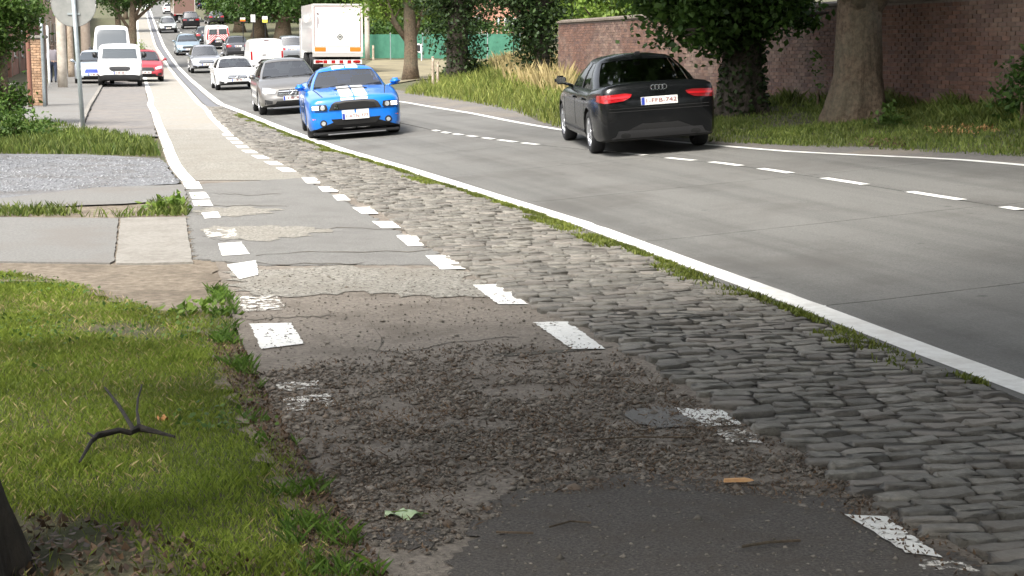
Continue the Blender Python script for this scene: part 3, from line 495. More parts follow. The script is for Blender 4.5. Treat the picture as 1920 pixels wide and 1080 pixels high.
# ------------------------------------------------------------------ vehicles (local frame: front at y=0 looking to -y, rear at y=L)
class Car:
    def __init__(s, name, label, cat, sp, group=None):
        s.sp = sp; s.L = sp['L']; s.root = thing(name, label, cat, group=group); s.top = pchip(*zip(*sp['top'])); s.plan = pchip(*zip(*sp['plan']))
        s.build_hull()
    def part(s, name, mb, mats, parent=None, smooth=False, angle=None):
        o = mb.build(name, mats, parent or s.root, smooth, angle)
        if parent is None: o.location = (0, -s.L/2, 0)
        return o
    def build_hull(s):
        sp = s.sp; L = s.L; ra = sp['arch']; ys = set(np.linspace(0, L, 34).tolist()) | {.02, .05, .09, .15, L-.02, L-.05, L-.09, L-.15}
        for yc in sp['axles']:
            for q in (-1.02, -1, -.97, -.9, -.78, -.6, -.4, -.2, 0, .2, .4, .6, .78, .9, .97, 1, 1.02): ys.add(yc + q*ra)
        ys = sorted(y for y in ys if 0 <= y <= L); rings = []
        tb = sp.get('tumble', 0); belt = sp.get('belt', 9)
        for y in ys:
            zt = float(s.top(y)); w = float(s.plan(y)); e = min(y, L-y); zb = sp['zb'] + .05*max(0, 1 - e/.35); c = sp.get('crown', .05); zl = zb + .1
            wx = lambda f, z: f*w - tb*max(0, z - belt)
            zs = zt - c - .08; pts = [(0, zt), (wx(.40, zt), zt-.1*c), (wx(.70, zt), zt-.32*c), (wx(.87, zt), zt-.72*c), (wx(.95, zt), zt-c-.02), (wx(.985, zs), zs)]
            for t, fx in ((.3, 1.), (.65, 1.)): z = zs + (zl-zs)*t; pts.append((wx(fx, z), z))
            pts += [(.99*w, zl), (.955*w, zb+.02), (.88*w, zb), (.58*w, zb), (0, zb)]
            za = -1
            for yc in sp['axles']:
                if abs(y-yc) <= ra: za = sp['rw'] + math.sqrt(max(0, ra*ra - (y-yc)**2))
            if za > 0:
                for i in range(6, 12):
                    x, z = pts[i]
                    if z < za: pts[i] = (x if i < 9 else (.985*w if i == 9 else (.97*w if i == 10 else .58*w)), za + (.0 if i < 10 else .01))
            rings.append([(x, y, z) for x, z in pts] + [(-x, y, z) for x, z in pts[-2:0:-1]])
        n = len(rings[0])
        def shrunk(ring, f, dy): cx = sum(p[2] for p in ring)/n; return [(p[0]*f, p[1]+dy, cx + (p[2]-cx)*f) for p in ring]
        b = sp.get('nose', .05); rings = [shrunk(rings[0], .35, -b), shrunk(rings[0], .8, -b*.7)] + rings + [shrunk(rings[-1], .8, b*.5), shrunk(rings[-1], .35, b*.7)]
        v = [p for r in rings for p in r]; f = []; mi = []
        for i in range(len(rings)-1):
            for k in range(n):
                q = (i*n+k, i*n+(k+1)%n, (i+1)*n+(k+1)%n, (i+1)*n+k); f.append(q); mi.append(1 if 9 <= k < n-9 or (sp.get('clad') and sum(v[j][2] for j in q)/4 < sp['clad']) else 0)
        f.append(tuple(range(n))); f.append(tuple((len(rings)-1)*n + k for k in range(n-1, -1, -1))); mi += [0, 0]
        m = MB(); m.v = v; m.f = f; m.mi = mi
        s.body = s.part('body', m, [sp['paint'], 'under' if not sp.get('clad') else 'black'], angle=42)
        s.bvh = BVHTree.FromPolygons([Vector(p) for p in v], f)
    def decal(s, name, poly, face, m, off=.007, cell=.07, parent=None):
        bm = bmesh.new(); bm.faces.new([bm.verts.new((a, b, 0)) for a, b in poly]); bmesh.ops.triangulate(bm, faces=bm.faces[:], ngon_method='EAR_CLIP')
        for ax in (0, 1):
            lo = min(p[ax] for p in poly); hi = max(p[ax] for p in poly); k = lo + cell; nv = Vector((1-ax, ax, 0))
            while k < hi - 1e-4: bmesh.ops.bisect_plane(bm, geom=bm.verts[:]+bm.edges[:]+bm.faces[:], plane_co=nv*k, plane_no=nv); k += cell
        for q in bm.verts:
            a, b = q.co.x, q.co.y
            o, d = {'front': ((a,-3,b),(0,1,0)), 'rear': ((a,s.L+3,b),(0,-1,0)), 'left': ((-4,a,b),(1,0,0)), 'right': ((4,a,b),(-1,0,0)), 'top': ((a,b,6),(0,0,-1))}[face]
            h, nn, _, _ = s.bvh.ray_cast(Vector(o), Vector(d))
            if h is None: h, nn, _, _ = s.bvh.find_nearest(Vector(o) + Vector(d)*3)
            if nn.dot(Vector(d)) > 0: nn = -nn
            q.co = h - Vector(d)*off*.6 + nn*off*.6
        ed = [e for e in bm.edges if e.is_boundary]; ex = bmesh.ops.extrude_edge_only(bm, edges=ed); d = Vector(d)
        for q in ex['geom']:
            if isinstance(q, bmesh.types.BMVert): q.co += d*off*1.6
        bmesh.ops.recalc_face_normals(bm, faces=bm.faces)
        me = bpy.data.meshes.new('m'); bm.to_mesh(me); bm.free(); o = link(name, me, parent or s.root, [m], True); me.set_sharp_from_angle(angle=R(40))
        if parent is None: o.location = (0, -s.L/2, 0)
        return o
    def sym(s, name, poly, face, m, **k):
        a = s.decal(name, poly, face, m, **k); p2 = [(-x, z) for x, z in poly] if face in ('front', 'rear', 'top') else poly
        return a, s.decal(name, p2, face if face in ('front', 'rear', 'top') else ('right' if face == 'left' else 'left'), m, **k)
    def greenhouse(s, y0, y1, y2, y3, wb, wt, zt, side, types, bow=.16, rbow=.10, seats=True, glass='glass', bsink=.05):
        fr = [0, .36, .7, .93]
        def half(w, ya, yb, b, rb): return [(f*w, ya + b*f*f) for f in fr] + [(w, ya + b + .1 + (yb-rb-.1 - ya-b-.1)*t) for t in side] + [(f*w, yb - rb*f*f) for f in fr[::-1]]
        B = half(wb, y0, y3, bow, rbow); T = half(wt, y1, y2, bow*.5, rbow*.5); typ = ['W','W','W','A'] + types + ['D','R','R','R']; n = len(B)
        rows = [0, .07, .35, .65, .93, 1]
        def pt(i, t):
            bx, by = B[i]; tx, ty = T[i]; zb = float(s.top(by)) - bsink - .02*(bx/wb)**2; z1 = zt - .035*(tx/wt)**2
            return (bx + (tx-bx)*t + .03*math.sin(math.pi*t)*(bx/wb), by + (ty-by)*t, zb + (z1-zb)*t)
        N = 2*n - 2; ring = lambda t: [pt(i, t) for i in range(n)] + [(-pt(i, t)[0], *pt(i, t)[1:]) for i in range(n-2, 0, -1)]
        rs = [ring(t) for t in rows]; fm = MB(); gl = {}
        v = [p for r in rs for p in r]
        cx = (y1+y2)/2
        for sc, dz in ((.86, .03), (.5, .05), (.15, .056)): v += [(p[0]*sc, cx + (p[1]-cx)*sc, zt + dz - .035*(p[0]/wt)**2*sc*sc) for p in rs[-1]]
        f = []; mi = []
        for j in range(len(rows)-1):
            for k in range(N):
                i = k if k < n-1 else N-1-k; q = (j*N+k, j*N+(k+1)%N, (j+1)*N+(k+1)%N, (j+1)*N+k); t = typ[i]
                if t in ('W','R') or t[0] == 'S':
                    if 0 < j < len(rows)-2: gl.setdefault(t if t in 'WR' else t + ('r' if k < n-1 else 'l'), []).append(q); continue
                f.append(q); mi.append(1 if t == 'B' else 0)
        j = len(rows)-1
        for a in range(3):
            for k in range(N): f.append(((j+a)*N+k, (j+a)*N+(k+1)%N, (j+a+1)*N+(k+1)%N, (j+a+1)*N+k)); mi.append(0)
        f.append(tuple((j+3)*N + k for k in range(N))); mi.append(0)
        fm.v = v; fm.f = f; fm.mi = mi; s.roof = s.part('roof', fm, [s.sp['paint'], 'black'], angle=40)
        s.roofbvh = BVHTree.FromPolygons([Vector(p) for p in v], f)
        for t, qs in gl.items():
            g = MB(); idx = sorted({i for q in qs for i in q}); mp = {i: k for k, i in enumerate(idx)}
            g.v = [(v[i][0]*.988, v[i][1] + (.012 if v[i][1] < cx else -.012), v[i][2]) for i in idx]; g.f = [tuple(mp[i] for i in q) for q in qs]; g.mi = [0]*len(qs)
            s.part({'W': 'windscreen', 'R': 'rear_window'}.get(t, 'side_window'), g, ['screen' if t != 'R' else glass], smooth=True)
        c = MB(); ym, ye = y0 + .25, y3 - .2; zc = float(s.top((ym+ye)/2)); c.box(-wb*.9, wb*.9, ym, ye, zc-.14, zc+.012); s.part('cabin_floor', c, 'cabin')
        if seats:
            ra = y1 + .55
            for sx in (-.38, .38):
                q = MB(); q.box(sx-.24, sx+.24, ra, ra+.13, zc-.25, zc+.17, bev=.04); q.box(sx-.13, sx+.13, ra+.03, ra+.12, zc+.2, zc+.38, bev=.035); q.box(sx-.04, sx-.02, ra+.06, ra+.08, zc+.1, zc+.25); q.box(sx+.02, sx+.04, ra+.06, ra+.08, zc+.1, zc+.25); s.part('seat', q, 'seat', smooth=False)
        m = MB(); m.box(-.11, .11, y1+.12, y1+.14, zt-.13, zt-.06, bev=.008); s.part('rear_view_mirror', m, 'black')
    def wheels(s, rim='alloy', spokes=5, wd=.21, detail=True):
        r = s.sp['rw']; me_t = me_r = None
        for yc in s.sp['axles']:
            for sx in (-1, 1):
                xo = float(s.plan(yc)) - .015
                if me_t is None:
                    t = MB(); t.lathe([(-wd/2+.02, r*.66), (-wd/2, r*.74), (-wd/2+.004, r*.92), (-wd/2+.035, r), (wd/2-.035, r), (wd/2-.004, r*.92), (wd/2, r*.74), (wd/2-.02, r*.66), (-wd/2+.02, r*.66)], 32); o = t.build('wheel', ['rubber'], s.root, angle=50); me_t = o.data
                    q = MB(); q.lathe([(wd/2-.02, r*.665), (wd/2-.005, r*.665), (wd/2-.012, r*.60), (wd/2-.05, r*.58)], 32); q.lathe([(0, .001), (0.0, r*.6)], 24, mi=1); q.lathe([(wd/2-.03, .001), (wd/2-.02, r*.12), (wd/2-.05, r*.16)], 16)
                    for k in range(spokes):
                        a = 2*math.pi*k/spokes; ca, sa = math.cos(a), math.sin(a); h = []
                        for rr, hw, x in ((r*.08, r*.075, wd/2-.028), (r*.6, r*.055, wd/2-.015)):
                            for e in (-1, 1):
                                for dx in (0, -.03): h.append((x+dx, rr*ca - e*hw*sa, rr*sa + e*hw*ca))
                        q.add(h, [(0,2,6,4),(0,4,5,1),(2,3,7,6),(1,5,7,3)])
                    o2 = q.build('rim', [rim, 'under'], o); me_r = o2.data
                else:
                    o = bpy.data.objects.new('wheel', me_t); C.objects.link(o); o.parent = s.root; o2 = bpy.data.objects.new('rim', me_r); C.objects.link(o2); o2.parent = o
                o.location = (sx*(xo - wd/2), yc - s.L/2, r); o.rotation_euler = (0, 0, 0 if sx > 0 else math.pi)
    def mirrors(s, y, z, x, m=None, w=.2, h=.13):
        for sx in (-1, 1):
            q = MB(); q.box(sx*x if sx > 0 else -x-w, x+w if sx > 0 else -x, y-.06, y+.07, z-h/2, z+h/2, bev=.045); q.tube([(sx*(x-.1), y+.04, z-h*.75), (sx*(x+.05), y+.02, z-h*.35)], .025, 6)
            o = s.part('door_mirror', q, [m or s.sp['paint']], smooth=True)
            g = MB(); a, b = sorted((sx*(x+.02), sx*(x+w-.02))); g.box(a, b, y+.071, y+.076, z-h/2+.02, z+h/2-.02); g.build('mirror_glass', 'chrome', o)
    def plate(s, face, z, x=0, text=None, w=.52, h=.115, marks=True):
        yy = -.06 if face == 'front' else s.L + .03
        hit, nn, _, _ = s.bvh.ray_cast(Vector((x, -3 if face == 'front' else s.L+3, z)), Vector((0, 1 if face == 'front' else -1, 0)))
        yy = (min(hit.y, s.sp.get('platey', 9)) - .02) if face == 'front' else hit.y + .02; sg = -1 if face == 'front' else 1
        q = MB(); q.box(x-w/2, x+w/2, min(yy, yy-sg*.03), max(yy, yy-sg*.03), z-h/2, z+h/2); o = s.part('number_plate', q, 'plate')
        b = MB(); e = -1 if face == 'front' else 1; b.box(x+e*(-w/2+.004) if e > 0 else x-w/2+.004, x-w/2+.05 if e < 0 else x-w/2+.05, *sorted((yy+sg*.001, yy+sg*.003)), z-h/2+.004, z+h/2-.004)
        if face == 'rear': b.v = [(2*x - p[0], *p[1:]) for p in b.v]
        b.build('plate_band', 'blue', o)
        if text:
            cu = bpy.data.curves.new('t', 'FONT'); cu.body = text; cu.size = .1; cu.align_x = 'CENTER'; cu.align_y = 'CENTER'; tmp = bpy.data.objects.new('t', cu); C.objects.link(tmp)
            bpy.context.view_layer.update(); me = bpy.data.meshes.new_from_object(tmp.evaluated_get(bpy.context.evaluated_depsgraph_get())); bpy.data.objects.remove(tmp)
            tx = link('plate_text', me, o, ['ink']); tx.location = (x + .02*e*-1, yy + sg*.004, z); tx.rotation_euler = (R(90), 0, 0 if face == 'front' else math.pi); k = (w-.09)/max(.01, me.vertices and (max(v.co.x for v in me.vertices) - min(v.co.x for v in me.vertices))); tx.scale = (k, .82, 1)
        elif marks:
            b = MB()
            for dx, ww in ((-.13, .03), (-.02, .09), (.14, .1)): b.box(x+dx-ww/2, x+dx+ww/2, *sorted((yy+sg*.001, yy+sg*.003)), z-h*.26, z+h*.26)
            b.build('plate_marks', M('plate_smudge', (.3,.18,.18)), o)
    def place(s, px=None, axle=0, head=14, away=False, X=None, Y=None, scale=1., cross=0.):   # ground pixel below the middle of an axle
        if px: X, Y, _ = P(*px)
        a = R(head) + (math.pi if away else 0); ry = Vector((-math.sin(a), math.cos(a), 0)); rx = Vector((math.cos(a), math.sin(a), 0))
        c = Vector((X, Y, 0)) - ry*(s.sp['axles'][axle] - s.L/2)*scale
        g = lambda p: Vector((p.x, p.y, Gz(p.x, p.y) + s.sp.get('onz', .016)))
        hl = (s.sp['axles'][1] - s.sp['axles'][0])/2*scale; am = (sum(s.sp['axles'])/2 - s.L/2)*scale; ww = (s.sp['plan'][len(s.sp['plan'])//2][1] - .1)*scale
        m = c + ry*am; f, b, l, r = g(m - ry*hl), g(m + ry*hl), g(m - rx*ww), g(m + rx*ww)
        yv = (b - f).normalized(); xv = (r - l); xv = (xv - yv*xv.dot(yv)).normalized(); zv = xv.cross(yv); mid = (f + b)/2 - yv*am
        s.root.matrix_world = Matrix(((xv.x, yv.x, zv.x, mid.x), (xv.y, yv.y, zv.y, mid.y), (xv.z, yv.z, zv.z, mid.z), (0,0,0,1))) @ Matrix.Scale(scale, 4)
        return s
def circ(cx, cz, r, n=14, rz=None): return [(cx + r*math.cos(2*math.pi*k/n), cz + (rz or r)*math.sin(2*math.pi*k/n)) for k in range(n)]

# --- blue sports coupe with white stripes
sp = dict(L=4.78, paint=paintmat('blue_paint', (.006,.16,.62), rough=.28), arch=.385, rw=.345, axles=[.93, 3.65], zb=.15, crown=.055, nose=.06,
  top=[(0,.765),(.03,.805),(.12,.83),(.5,.87),(1.0,.925),(1.5,.96),(2.0,.955),(3.6,.99),(4.2,1.03),(4.66,1.04),(4.78,.92)], plan=[(0,.80),(.08,.855),(.3,.905),(.9,.935),(1.8,.925),(3.0,.925),(3.7,.94),(4.5,.90),(4.78,.82)])
c = Car('sports_coupe', 'bright blue sports coupe with twin white stripes, nearest oncoming car', 'car', sp)
c.greenhouse(1.42, 2.2, 3.05, 4.1, .77, .57, 1.31, [0, .05, .5, .56, .74, 1.0], ['A','S1','B','S2','C'], bow=.2)
c.wheels(spokes=10, rim=M('dark_alloy', (.16,.16,.17), rough=.35, metal=.8), wd=.25); c.mirrors(1.62, .99, .87)
c.decal('grille', [(-.51,.565),(-.45,.68),(-.38,.72),(-.2,.735),(.2,.735),(.38,.72),(.45,.68),(.51,.565)], 'front', 'black', .012)
g = c.decal('grille_mesh', [(-.42,.58),(-.37,.675),(-.18,.705),(.18,.705),(.37,.675),(.42,.58)], 'front', 'under', .02)
c.decal('grille_emblem', [(-.40,.6),(-.375,.585),(-.33,.59),(-.325,.615),(-.36,.625),(-.36,.64),(-.335,.65),(-.345,.67),(-.385,.665),(-.395,.64),(-.37,.615)], 'front', 'chrome', .03)
for sx in (-1, 1):
    hl = c.decal('headlight', [(sx*a, b) for a, b in ((.84,.575),(.83,.665),(.7,.685),(.55,.68),(.53,.60),(.56,.565))], 'front', 'black', .01)
    for zz in (.59, .632): c.decal('light_bar', [(sx*.82, zz), (sx*.82, zz+.028), (sx*.70, zz+.03), (sx*.70, zz)], 'front', 'lampon', .016, parent=hl)
    c.decal('light_bulb', circ(sx*.625, .625, .045), 'front', 'lamp', .016, parent=hl)
    f = c.decal('fog_light', circ(sx*.63, .325, .068), 'front', 'black', .008); c.decal('fog_bulb', circ(sx*.63, .325, .04), 'front', 'lamp', .014, parent=f)
    c.decal('side_marker', [(sx*.83,.40),(sx*.83,.42),(sx*.78,.42),(sx*.78,.405)], 'front', 'orange', .006)
    a, b = sorted((sx*.018, sx*.262)); st = M('stripe_paint', (.8,.8,.79), rough=.3, coat=.7)
    c.decal('stripe', [(a,.045),(b,.045),(b,1.42),(a,1.42)], 'top', 'stripe', .011, cell=.04)
    c.decal('stripe', [(a,.495),(b,.495),(b,.56),(a,.56)], 'front', 'stripe', .004); c.decal('stripe', [(a,.745),(b,.745),(b,.785),(a,.785)], 'front', 'stripe', .009, cell=.02); c.decal('stripe', [(a,.195),(b,.195),(b,.215),(a,.215)], 'front', 'stripe', .004)
    bv = c.bvh; c.bvh = c.roofbvh; c.decal('stripe', [(a,2.21),(b,2.21),(b,3.0),(a,3.0)], 'top', 'stripe', .004); c.bvh = bv
    c.decal('hood_crease', [(sx*.30,.35),(sx*.315,.35),(sx*.40,1.40),(sx*.375,1.40)], 'top', sp['paint'], .012)
for sx in (-1, 1): c.decal('hood_seam', [(sx*.60,.16),(sx*.612,.16),(sx*.735,1.38),(sx*.72,1.38)], 'top', 'under', .006, cell=.05); c.decal('door_seam', [(1.62,.3),(1.632,.3),(1.632,.92),(1.62,.92)], 'right' if sx > 0 else 'left', 'under', .004)
c.decal('bumper_seam', [(-.84,.545),(-.53,.545),(-.53,.553),(-.84,.553)], 'front', 'under', .005, cell=.03); c.decal('bumper_seam', [(.84,.545),(.53,.545),(.53,.553),(.84,.553)], 'front', 'under', .005, cell=.03)
c.decal('hood_vent', [(-.33,.93),(.33,.93),(.28,1.06),(-.28,1.06)], 'top', 'black', .016)
c.decal('lower_intake', [(-.48,.395),(.48,.395),(.44,.33),(.38,.275),(-.38,.275),(-.44,.33)], 'front', 'under', .008)
q = MB(); q.box(-.84, .84, -.07, .3, .10, .15, bev=.02); q.box(-.55, .55, -.10, 0, .12, .135); c.part('splitter', q, 'black')
q = MB(); q.box(-.56, .56, -.105, -.07, .10, .118); c.part('splitter_edge', q, 'alloy')
c.plate('front', .432, text='1-ATN-777')
for sx in (-.36, .36): q = MB(); q.tube([(sx, 1.32, .975), (sx+.3, 1.42, 1.0)], .009, 5); c.part('wiper', q, 'black')
c.place((664, 254.5), 0, head=9.5, scale=.95)

# --- black saloon seen from behind
sp = dict(L=4.70, paint=M('black_paint', (.004,.0045,.005), rough=.2, coat=.25, spec=.2), arch=.37, rw=.325, axles=[.87, 3.68], zb=.2, crown=.06, nose=.05,
  top=[(0,.55),(.05,.68),(.2,.76),(.7,.88),(1.25,.97),(1.6,.98),(3.6,1.0),(3.95,1.03),(4.3,1.055),(4.6,1.07),(4.66,1.03),(4.70,.9)], plan=[(0,.72),(.1,.80),(.4,.87),(.9,.905),(2,.915),(3.6,.915),(4.3,.89),(4.6,.84),(4.70,.78)])
c = Car('saloon_car', 'black saloon driving away past the brick wall, rear lamps red', 'car', sp)
c.greenhouse(1.3, 2.15, 3.15, 4.02, .79, .575, 1.385, [0, .04, .40, .45, .78, .84, 1.0], ['A','S1','B','S2','B','C'], bow=.16, rbow=.1)
c.wheels(spokes=7); c.mirrors(1.62, 1.05, .90, w=.19, h=.14)
sup = M('side_trim', (.4,.41,.42), rough=.25, metal=.9)
for sx in (-1, 1):
    lm = 'brake'
    tl = c.decal('tail_lamp', [(sx*a, b) for a, b in ((.86,.80),(.80,.79),(.52,.815),(.42,.86),(.40,.905),(.5,.92),(.86,.905))], 'rear', 'tail' if sx > 0 else 'taildim', .012)
    c.decal('lamp_band', [(sx*a, b) for a, b in ((.80,.845),(.80,.875),(.42,.885),(.44,.855))], 'rear', 'brake' if sx > 0 else 'tail', .018, parent=tl)
    c.decal('tail_lamp', [(4.42,.815),(4.42,.90),(4.6,.905),(4.61,.80)], 'right' if sx > 0 else 'left', 'tail' if sx > 0 else 'taildim', .01)
    c.decal('exhaust', circ(sx*.52, .31, .075, rz=.04), 'rear', 'under', .006)
    c.decal('door_sill', [(1.28,.30),(3.28,.30),(3.28,.335),(1.28,.335)], 'right' if sx > 0 else 'left', 'black', .006)
    for y in (2.3, 3.2): c.decal('door_handle', [(y,.80),(y+.2,.80),(y+.2,.83),(y,.83)], 'right' if sx > 0 else 'left', sp['paint'], .03)
    for y in (1.35, 2.48, 3.42): c.decal('door_seam', [(y,.38),(y+.008,.38),(y+.008,.95),(y,.95)], 'right' if sx > 0 else 'left', 'under', .002)
c.decal('boot_seam', [(-.74,.70),(.74,.70),(.74,.709),(-.74,.709)], 'rear', 'under', .003)
c.decal('bumper_line', [(-.80,.655),(.80,.655),(.8,.665),(-.8,.665)], 'rear', 'under', .003)
c.decal('bumper_valance', [(-.68,.27),(.68,.27),(.62,.38),(-.62,.38)], 'rear', 'black', .006)
q = MB()
for k in range(4): q.lathe([(4.74+0, .0), (4.74, .0)], 3)
q = MB()
for k in range(4):
    ring = [(-.082 + k*.055 + .036*math.cos(t), 4.745, .985 + .036*math.sin(t)) for t in np.linspace(0, 2*math.pi, 17)]; q.tube(ring, .005, 5)
c.part('ring_emblem', q, 'chrome')
c.plate('rear', .795, text='1-FFB-742', w=.54)
q = MB(); q.box(-.06, .06, 3.18, 3.24, 1.42, 1.47, bev=.02); c.part('roof_antenna', q, 'black')
c.place((1215, 281), 1, head=6.5, away=True, scale=.95)

# --- generic passenger cars
def passenger(name, label, paint, px, kind='hatch', L=4.3, W=.9, Hh=1.45, head=14, away=False, face='front', scale=1., star=False, clad=None, detail=True, group=None, grille='black', rim='alloy', lamps='lamp', tailm='tail', skid=False, X=None, Y=None, light=False):
    k = Hh/1.45; f = L/4.3; rw = .325 if kind != 'suv' else .36
    if kind == 'suv': top = [(0,.58),(.04,.78),(.15,.92),(.5,.99),(1.0,1.05),(1.4,1.06),(3.6,1.08),(4.15,1.1),(4.26,1.05),(4.3,.9)]; k = Hh/1.66
    else: top = [(0,.50),(.04,.65),(.16,.75),(.5,.85),(.95,.95),(1.4,.97),(3.6,1.0),(4.15,1.03),(4.26,.98),(4.3,.85)]
    sp = dict(L=L, paint=paint if not isinstance(paint, tuple) else paintmat(name+'_paint', paint, .2), arch=rw+.05, rw=rw, axles=[.85*f, 3.5*f], zb=.2 if kind != 'suv' else .26, crown=.06, clad=clad,
      top=[(y*f, z*k) for y, z in top], plan=[(0,.74*W/.9),(.08,.82*W/.9),(.35,.875*W/.9),(.9*f,W),(3.5*f,W),(4.1*f,.86*W/.9),(L,.80*W/.9)])
    c = Car(name, label, 'car', sp, group); r = Hh - .055
    if kind == 'suv': c.greenhouse(1.0*f, 1.65*f, 3.85*f, 4.26*f, W*.86, W*.66, r, [0,.05,.36,.40,.70,.74,.94,1.], ['A','S1','B','S2','B','S3','C'], seats=detail, rbow=.06)
    elif kind == 'saloon': c.greenhouse(1.1*f, 1.85*f, 2.95*f, 3.75*f, W*.86, W*.63, r, [0,.05,.44,.49,.85,1.], ['A','S1','B','S2','C'], seats=detail)
    else: c.greenhouse(.90*f, 1.78*f, 3.45*f, 4.2*f, W*.86, W*.62, r, [0,.05,.38,.43,.76,1.], ['A','S1','B','S2','C'], seats=detail, rbow=.07)
    c.wheels(rim=rim, spokes=5, detail=detail); c.mirrors(1.2*f, (1.0 if kind != 'suv' else 1.13)*k, W-.02); b = .12 if kind == 'suv' else 0
    if face == 'front':
        c.decal('grille', [(-.42,(.50+b)*k),(-.36,(.65+b)*k),(.36,(.65+b)*k),(.42,(.50+b)*k),(.34,(.47+b)*k),(-.34,(.47+b)*k)], 'front', grille, .01)
        if detail:
            for zz in (.535, .595): c.decal('grille_bar', [(-.37,(zz+b)*k),(.37,(zz+b)*k),(.37,(zz+.02+b)*k),(-.37,(zz+.02+b)*k)], 'front', 'chrome', .018)
        c.sym('headlight', [(.80*W/.9,(.60+b)*k),(.78*W/.9,(.72+b)*k),(.62,(.71+b)*k),(.44,(.64+b)*k),(.47,(.55+b)*k)], 'front', 'lampon' if light else lamps, off=.01)
        c.decal('lower_intake', [(-.44,(.36+b*.6)*k),(.44,(.36+b*.6)*k),(.50,(.255+b*.5)*k),(-.50,(.255+b*.5)*k)], 'front', 'under', .008)
        c.sym('side_intake', [(.76*W/.9,(.42+b*.6)*k),(.55,(.37+b*.6)*k),(.56,(.29+b*.6)*k),(.76*W/.9,(.29+b*.6)*k)], 'front', 'black', off=.008)
        if star:
            z = .57*k; em = MB(); em.tube([(.095*math.cos(t), -.085, z + .095*math.sin(t)) for t in np.linspace(0, 2*math.pi, 19)], .011, 6)
            for t in (90, 210, 330): em.tube([(0, -.085, z), (.09*math.cos(R(t)), -.085, z + .09*math.sin(R(t)))], [.014, .006], 6)
            c.part('star_emblem', em, 'chrome')
        if skid:
            q = MB(); q.box(-.55, .55, -.06, .1, .175, .21, bev=.01); c.part('front_lip', q, 'alloy')
        c.plate('front', (.43 + b*.8)*k)
        zw = float(c.top(.98*f))
        for sx in (-.5, .1): q = MB(); q.tube([(sx, .9*f, zw+.01), (sx+.5, .98*f, zw+.03)], .01, 5); c.part('wiper', q, 'black')
    else:
        zt = (.95 if kind == 'suv' else .88)*k
        c.sym('tail_lamp', [(.80*W/.9,zt-.16),(.79*W/.9,zt+.02),(.60,zt+.03),(.44,zt-.04),(.46,zt-.14)], 'rear', tailm, off=.012)
        c.decal('rear_bumper', [(-.72,.28*k),(.72,.28*k),(.76,.45*k),(-.76,.45*k)], 'rear', 'black', .008)
        c.plate('rear', zt - .1); c.decal('boot_seam', [(-.7,.56*k),(.7,.56*k),(.7,.57*k),(-.7,.57*k)], 'rear', 'under', .003)
    if px: c.place(px, 0 if face == 'front' else 1, head, away, scale=scale)
    else: c.place(None, 0, head, away, X, Y, scale)
    return c
silver = lambda n, c: paintmat(n, c, .55, .32)
passenger('hatchback_car', 'dark grey hatchback right behind the blue coupe, star badge in grille', silver('greige_metal', (.19,.182,.172)), (547,212.5), 'hatch', 4.36, .895, 1.49, 12.5, star=True, skid=True, scale=.93)
passenger('hatchback_car', 'white hatchback ahead of the white van, star badge in grille', 'white', (444,168), 'hatch', 4.3, .9, 1.38, 14, star=True, scale=.93)
passenger('estate_car', 'silver grey family car, third oncoming behind the white hatchback', silver('silver_metal', (.34,.35,.38)), (387,137), 'suv', 4.4, .92, 1.6, 14, scale=.96)
passenger('estate_car', 'pale blue car behind the silver family car', silver('pale_blue_metal', (.28,.36,.42)), (353,103.5), 'hatch', 4.3, .9, 1.5, 14, detail=False)
passenger('estate_car', 'small pale off-roader, farthest of the oncoming cars', silver('pale_grey_metal', (.5,.52,.52)), (315.5,62), 'suv', 4.2, .9, 1.6, 14, clad=.55, detail=False)
passenger('hatchback_car', 'dark grey hatchback driving away left of the white van', silver('dark_metal', (.09,.09,.1)), (446,108), 'hatch', 4.2, .88, 1.48, 14, True, 'rear', detail=False)
passenger('hatchback_car', 'dark car half hidden left of the striped van', silver('dark_green_metal', (.05,.055,.055)), (386,84), 'hatch', 4.2, .88, 1.5, 14, True, 'rear', detail=False)
passenger('off_roader', 'black boxy off-roader on the hill before the brown lorry', silver('black_metal', (.03,.03,.035)), (358.5,54), 'suv', 4.6, .96, 1.8, 14, True, 'rear', detail=False)
passenger('off_roader', 'silver car standing left of the white lorry trailer', silver('silver_blue_metal', (.36,.38,.42)), (548,118), 'suv', 4.5, .92, 1.7, 12, True, 'rear', detail=False)
passenger('parked_car', 'dark car parked under the trees beside the hill road', silver('charcoal_metal', (.06,.06,.065)), (405,46), 'suv', 4.4, .92, 1.65, 18, True, 'rear', detail=False)
passenger('parked_car', 'red car parked right of the white delivery van', paintmat('red_paint', (.3,.02,.03)), (273,153), 'hatch', 4.1, .86, 1.48, 14, detail=False)
passenger('parked_car', 'pale blue and white car parked left of the white delivery van', silver('ice_metal', (.5,.56,.62)), (178,158), 'hatch', 4.2, .87, 1.5, 14, detail=False, grille='blue')
passenger('far_car', 'white car at the top of the hill left of the brown lorry', 'white', (318,26), 'hatch', 4.3, .9, 1.5, 14, True, 'rear', detail=False)
passenger('far_car', 'dark blue car right of the brown lorry at the hill top', silver('navy_metal', (.05,.07,.14)), (381,17), 'hatch', 4.3, .9, 1.5, 14, True, 'rear', detail=False)
passenger('far_car', 'grey car beside the brown lorry at the hill top', silver('mid_grey_metal', (.3,.3,.33)), (368,13), 'hatch', 4.3, .9, 1.5, 14, True, 'rear', detail=False)

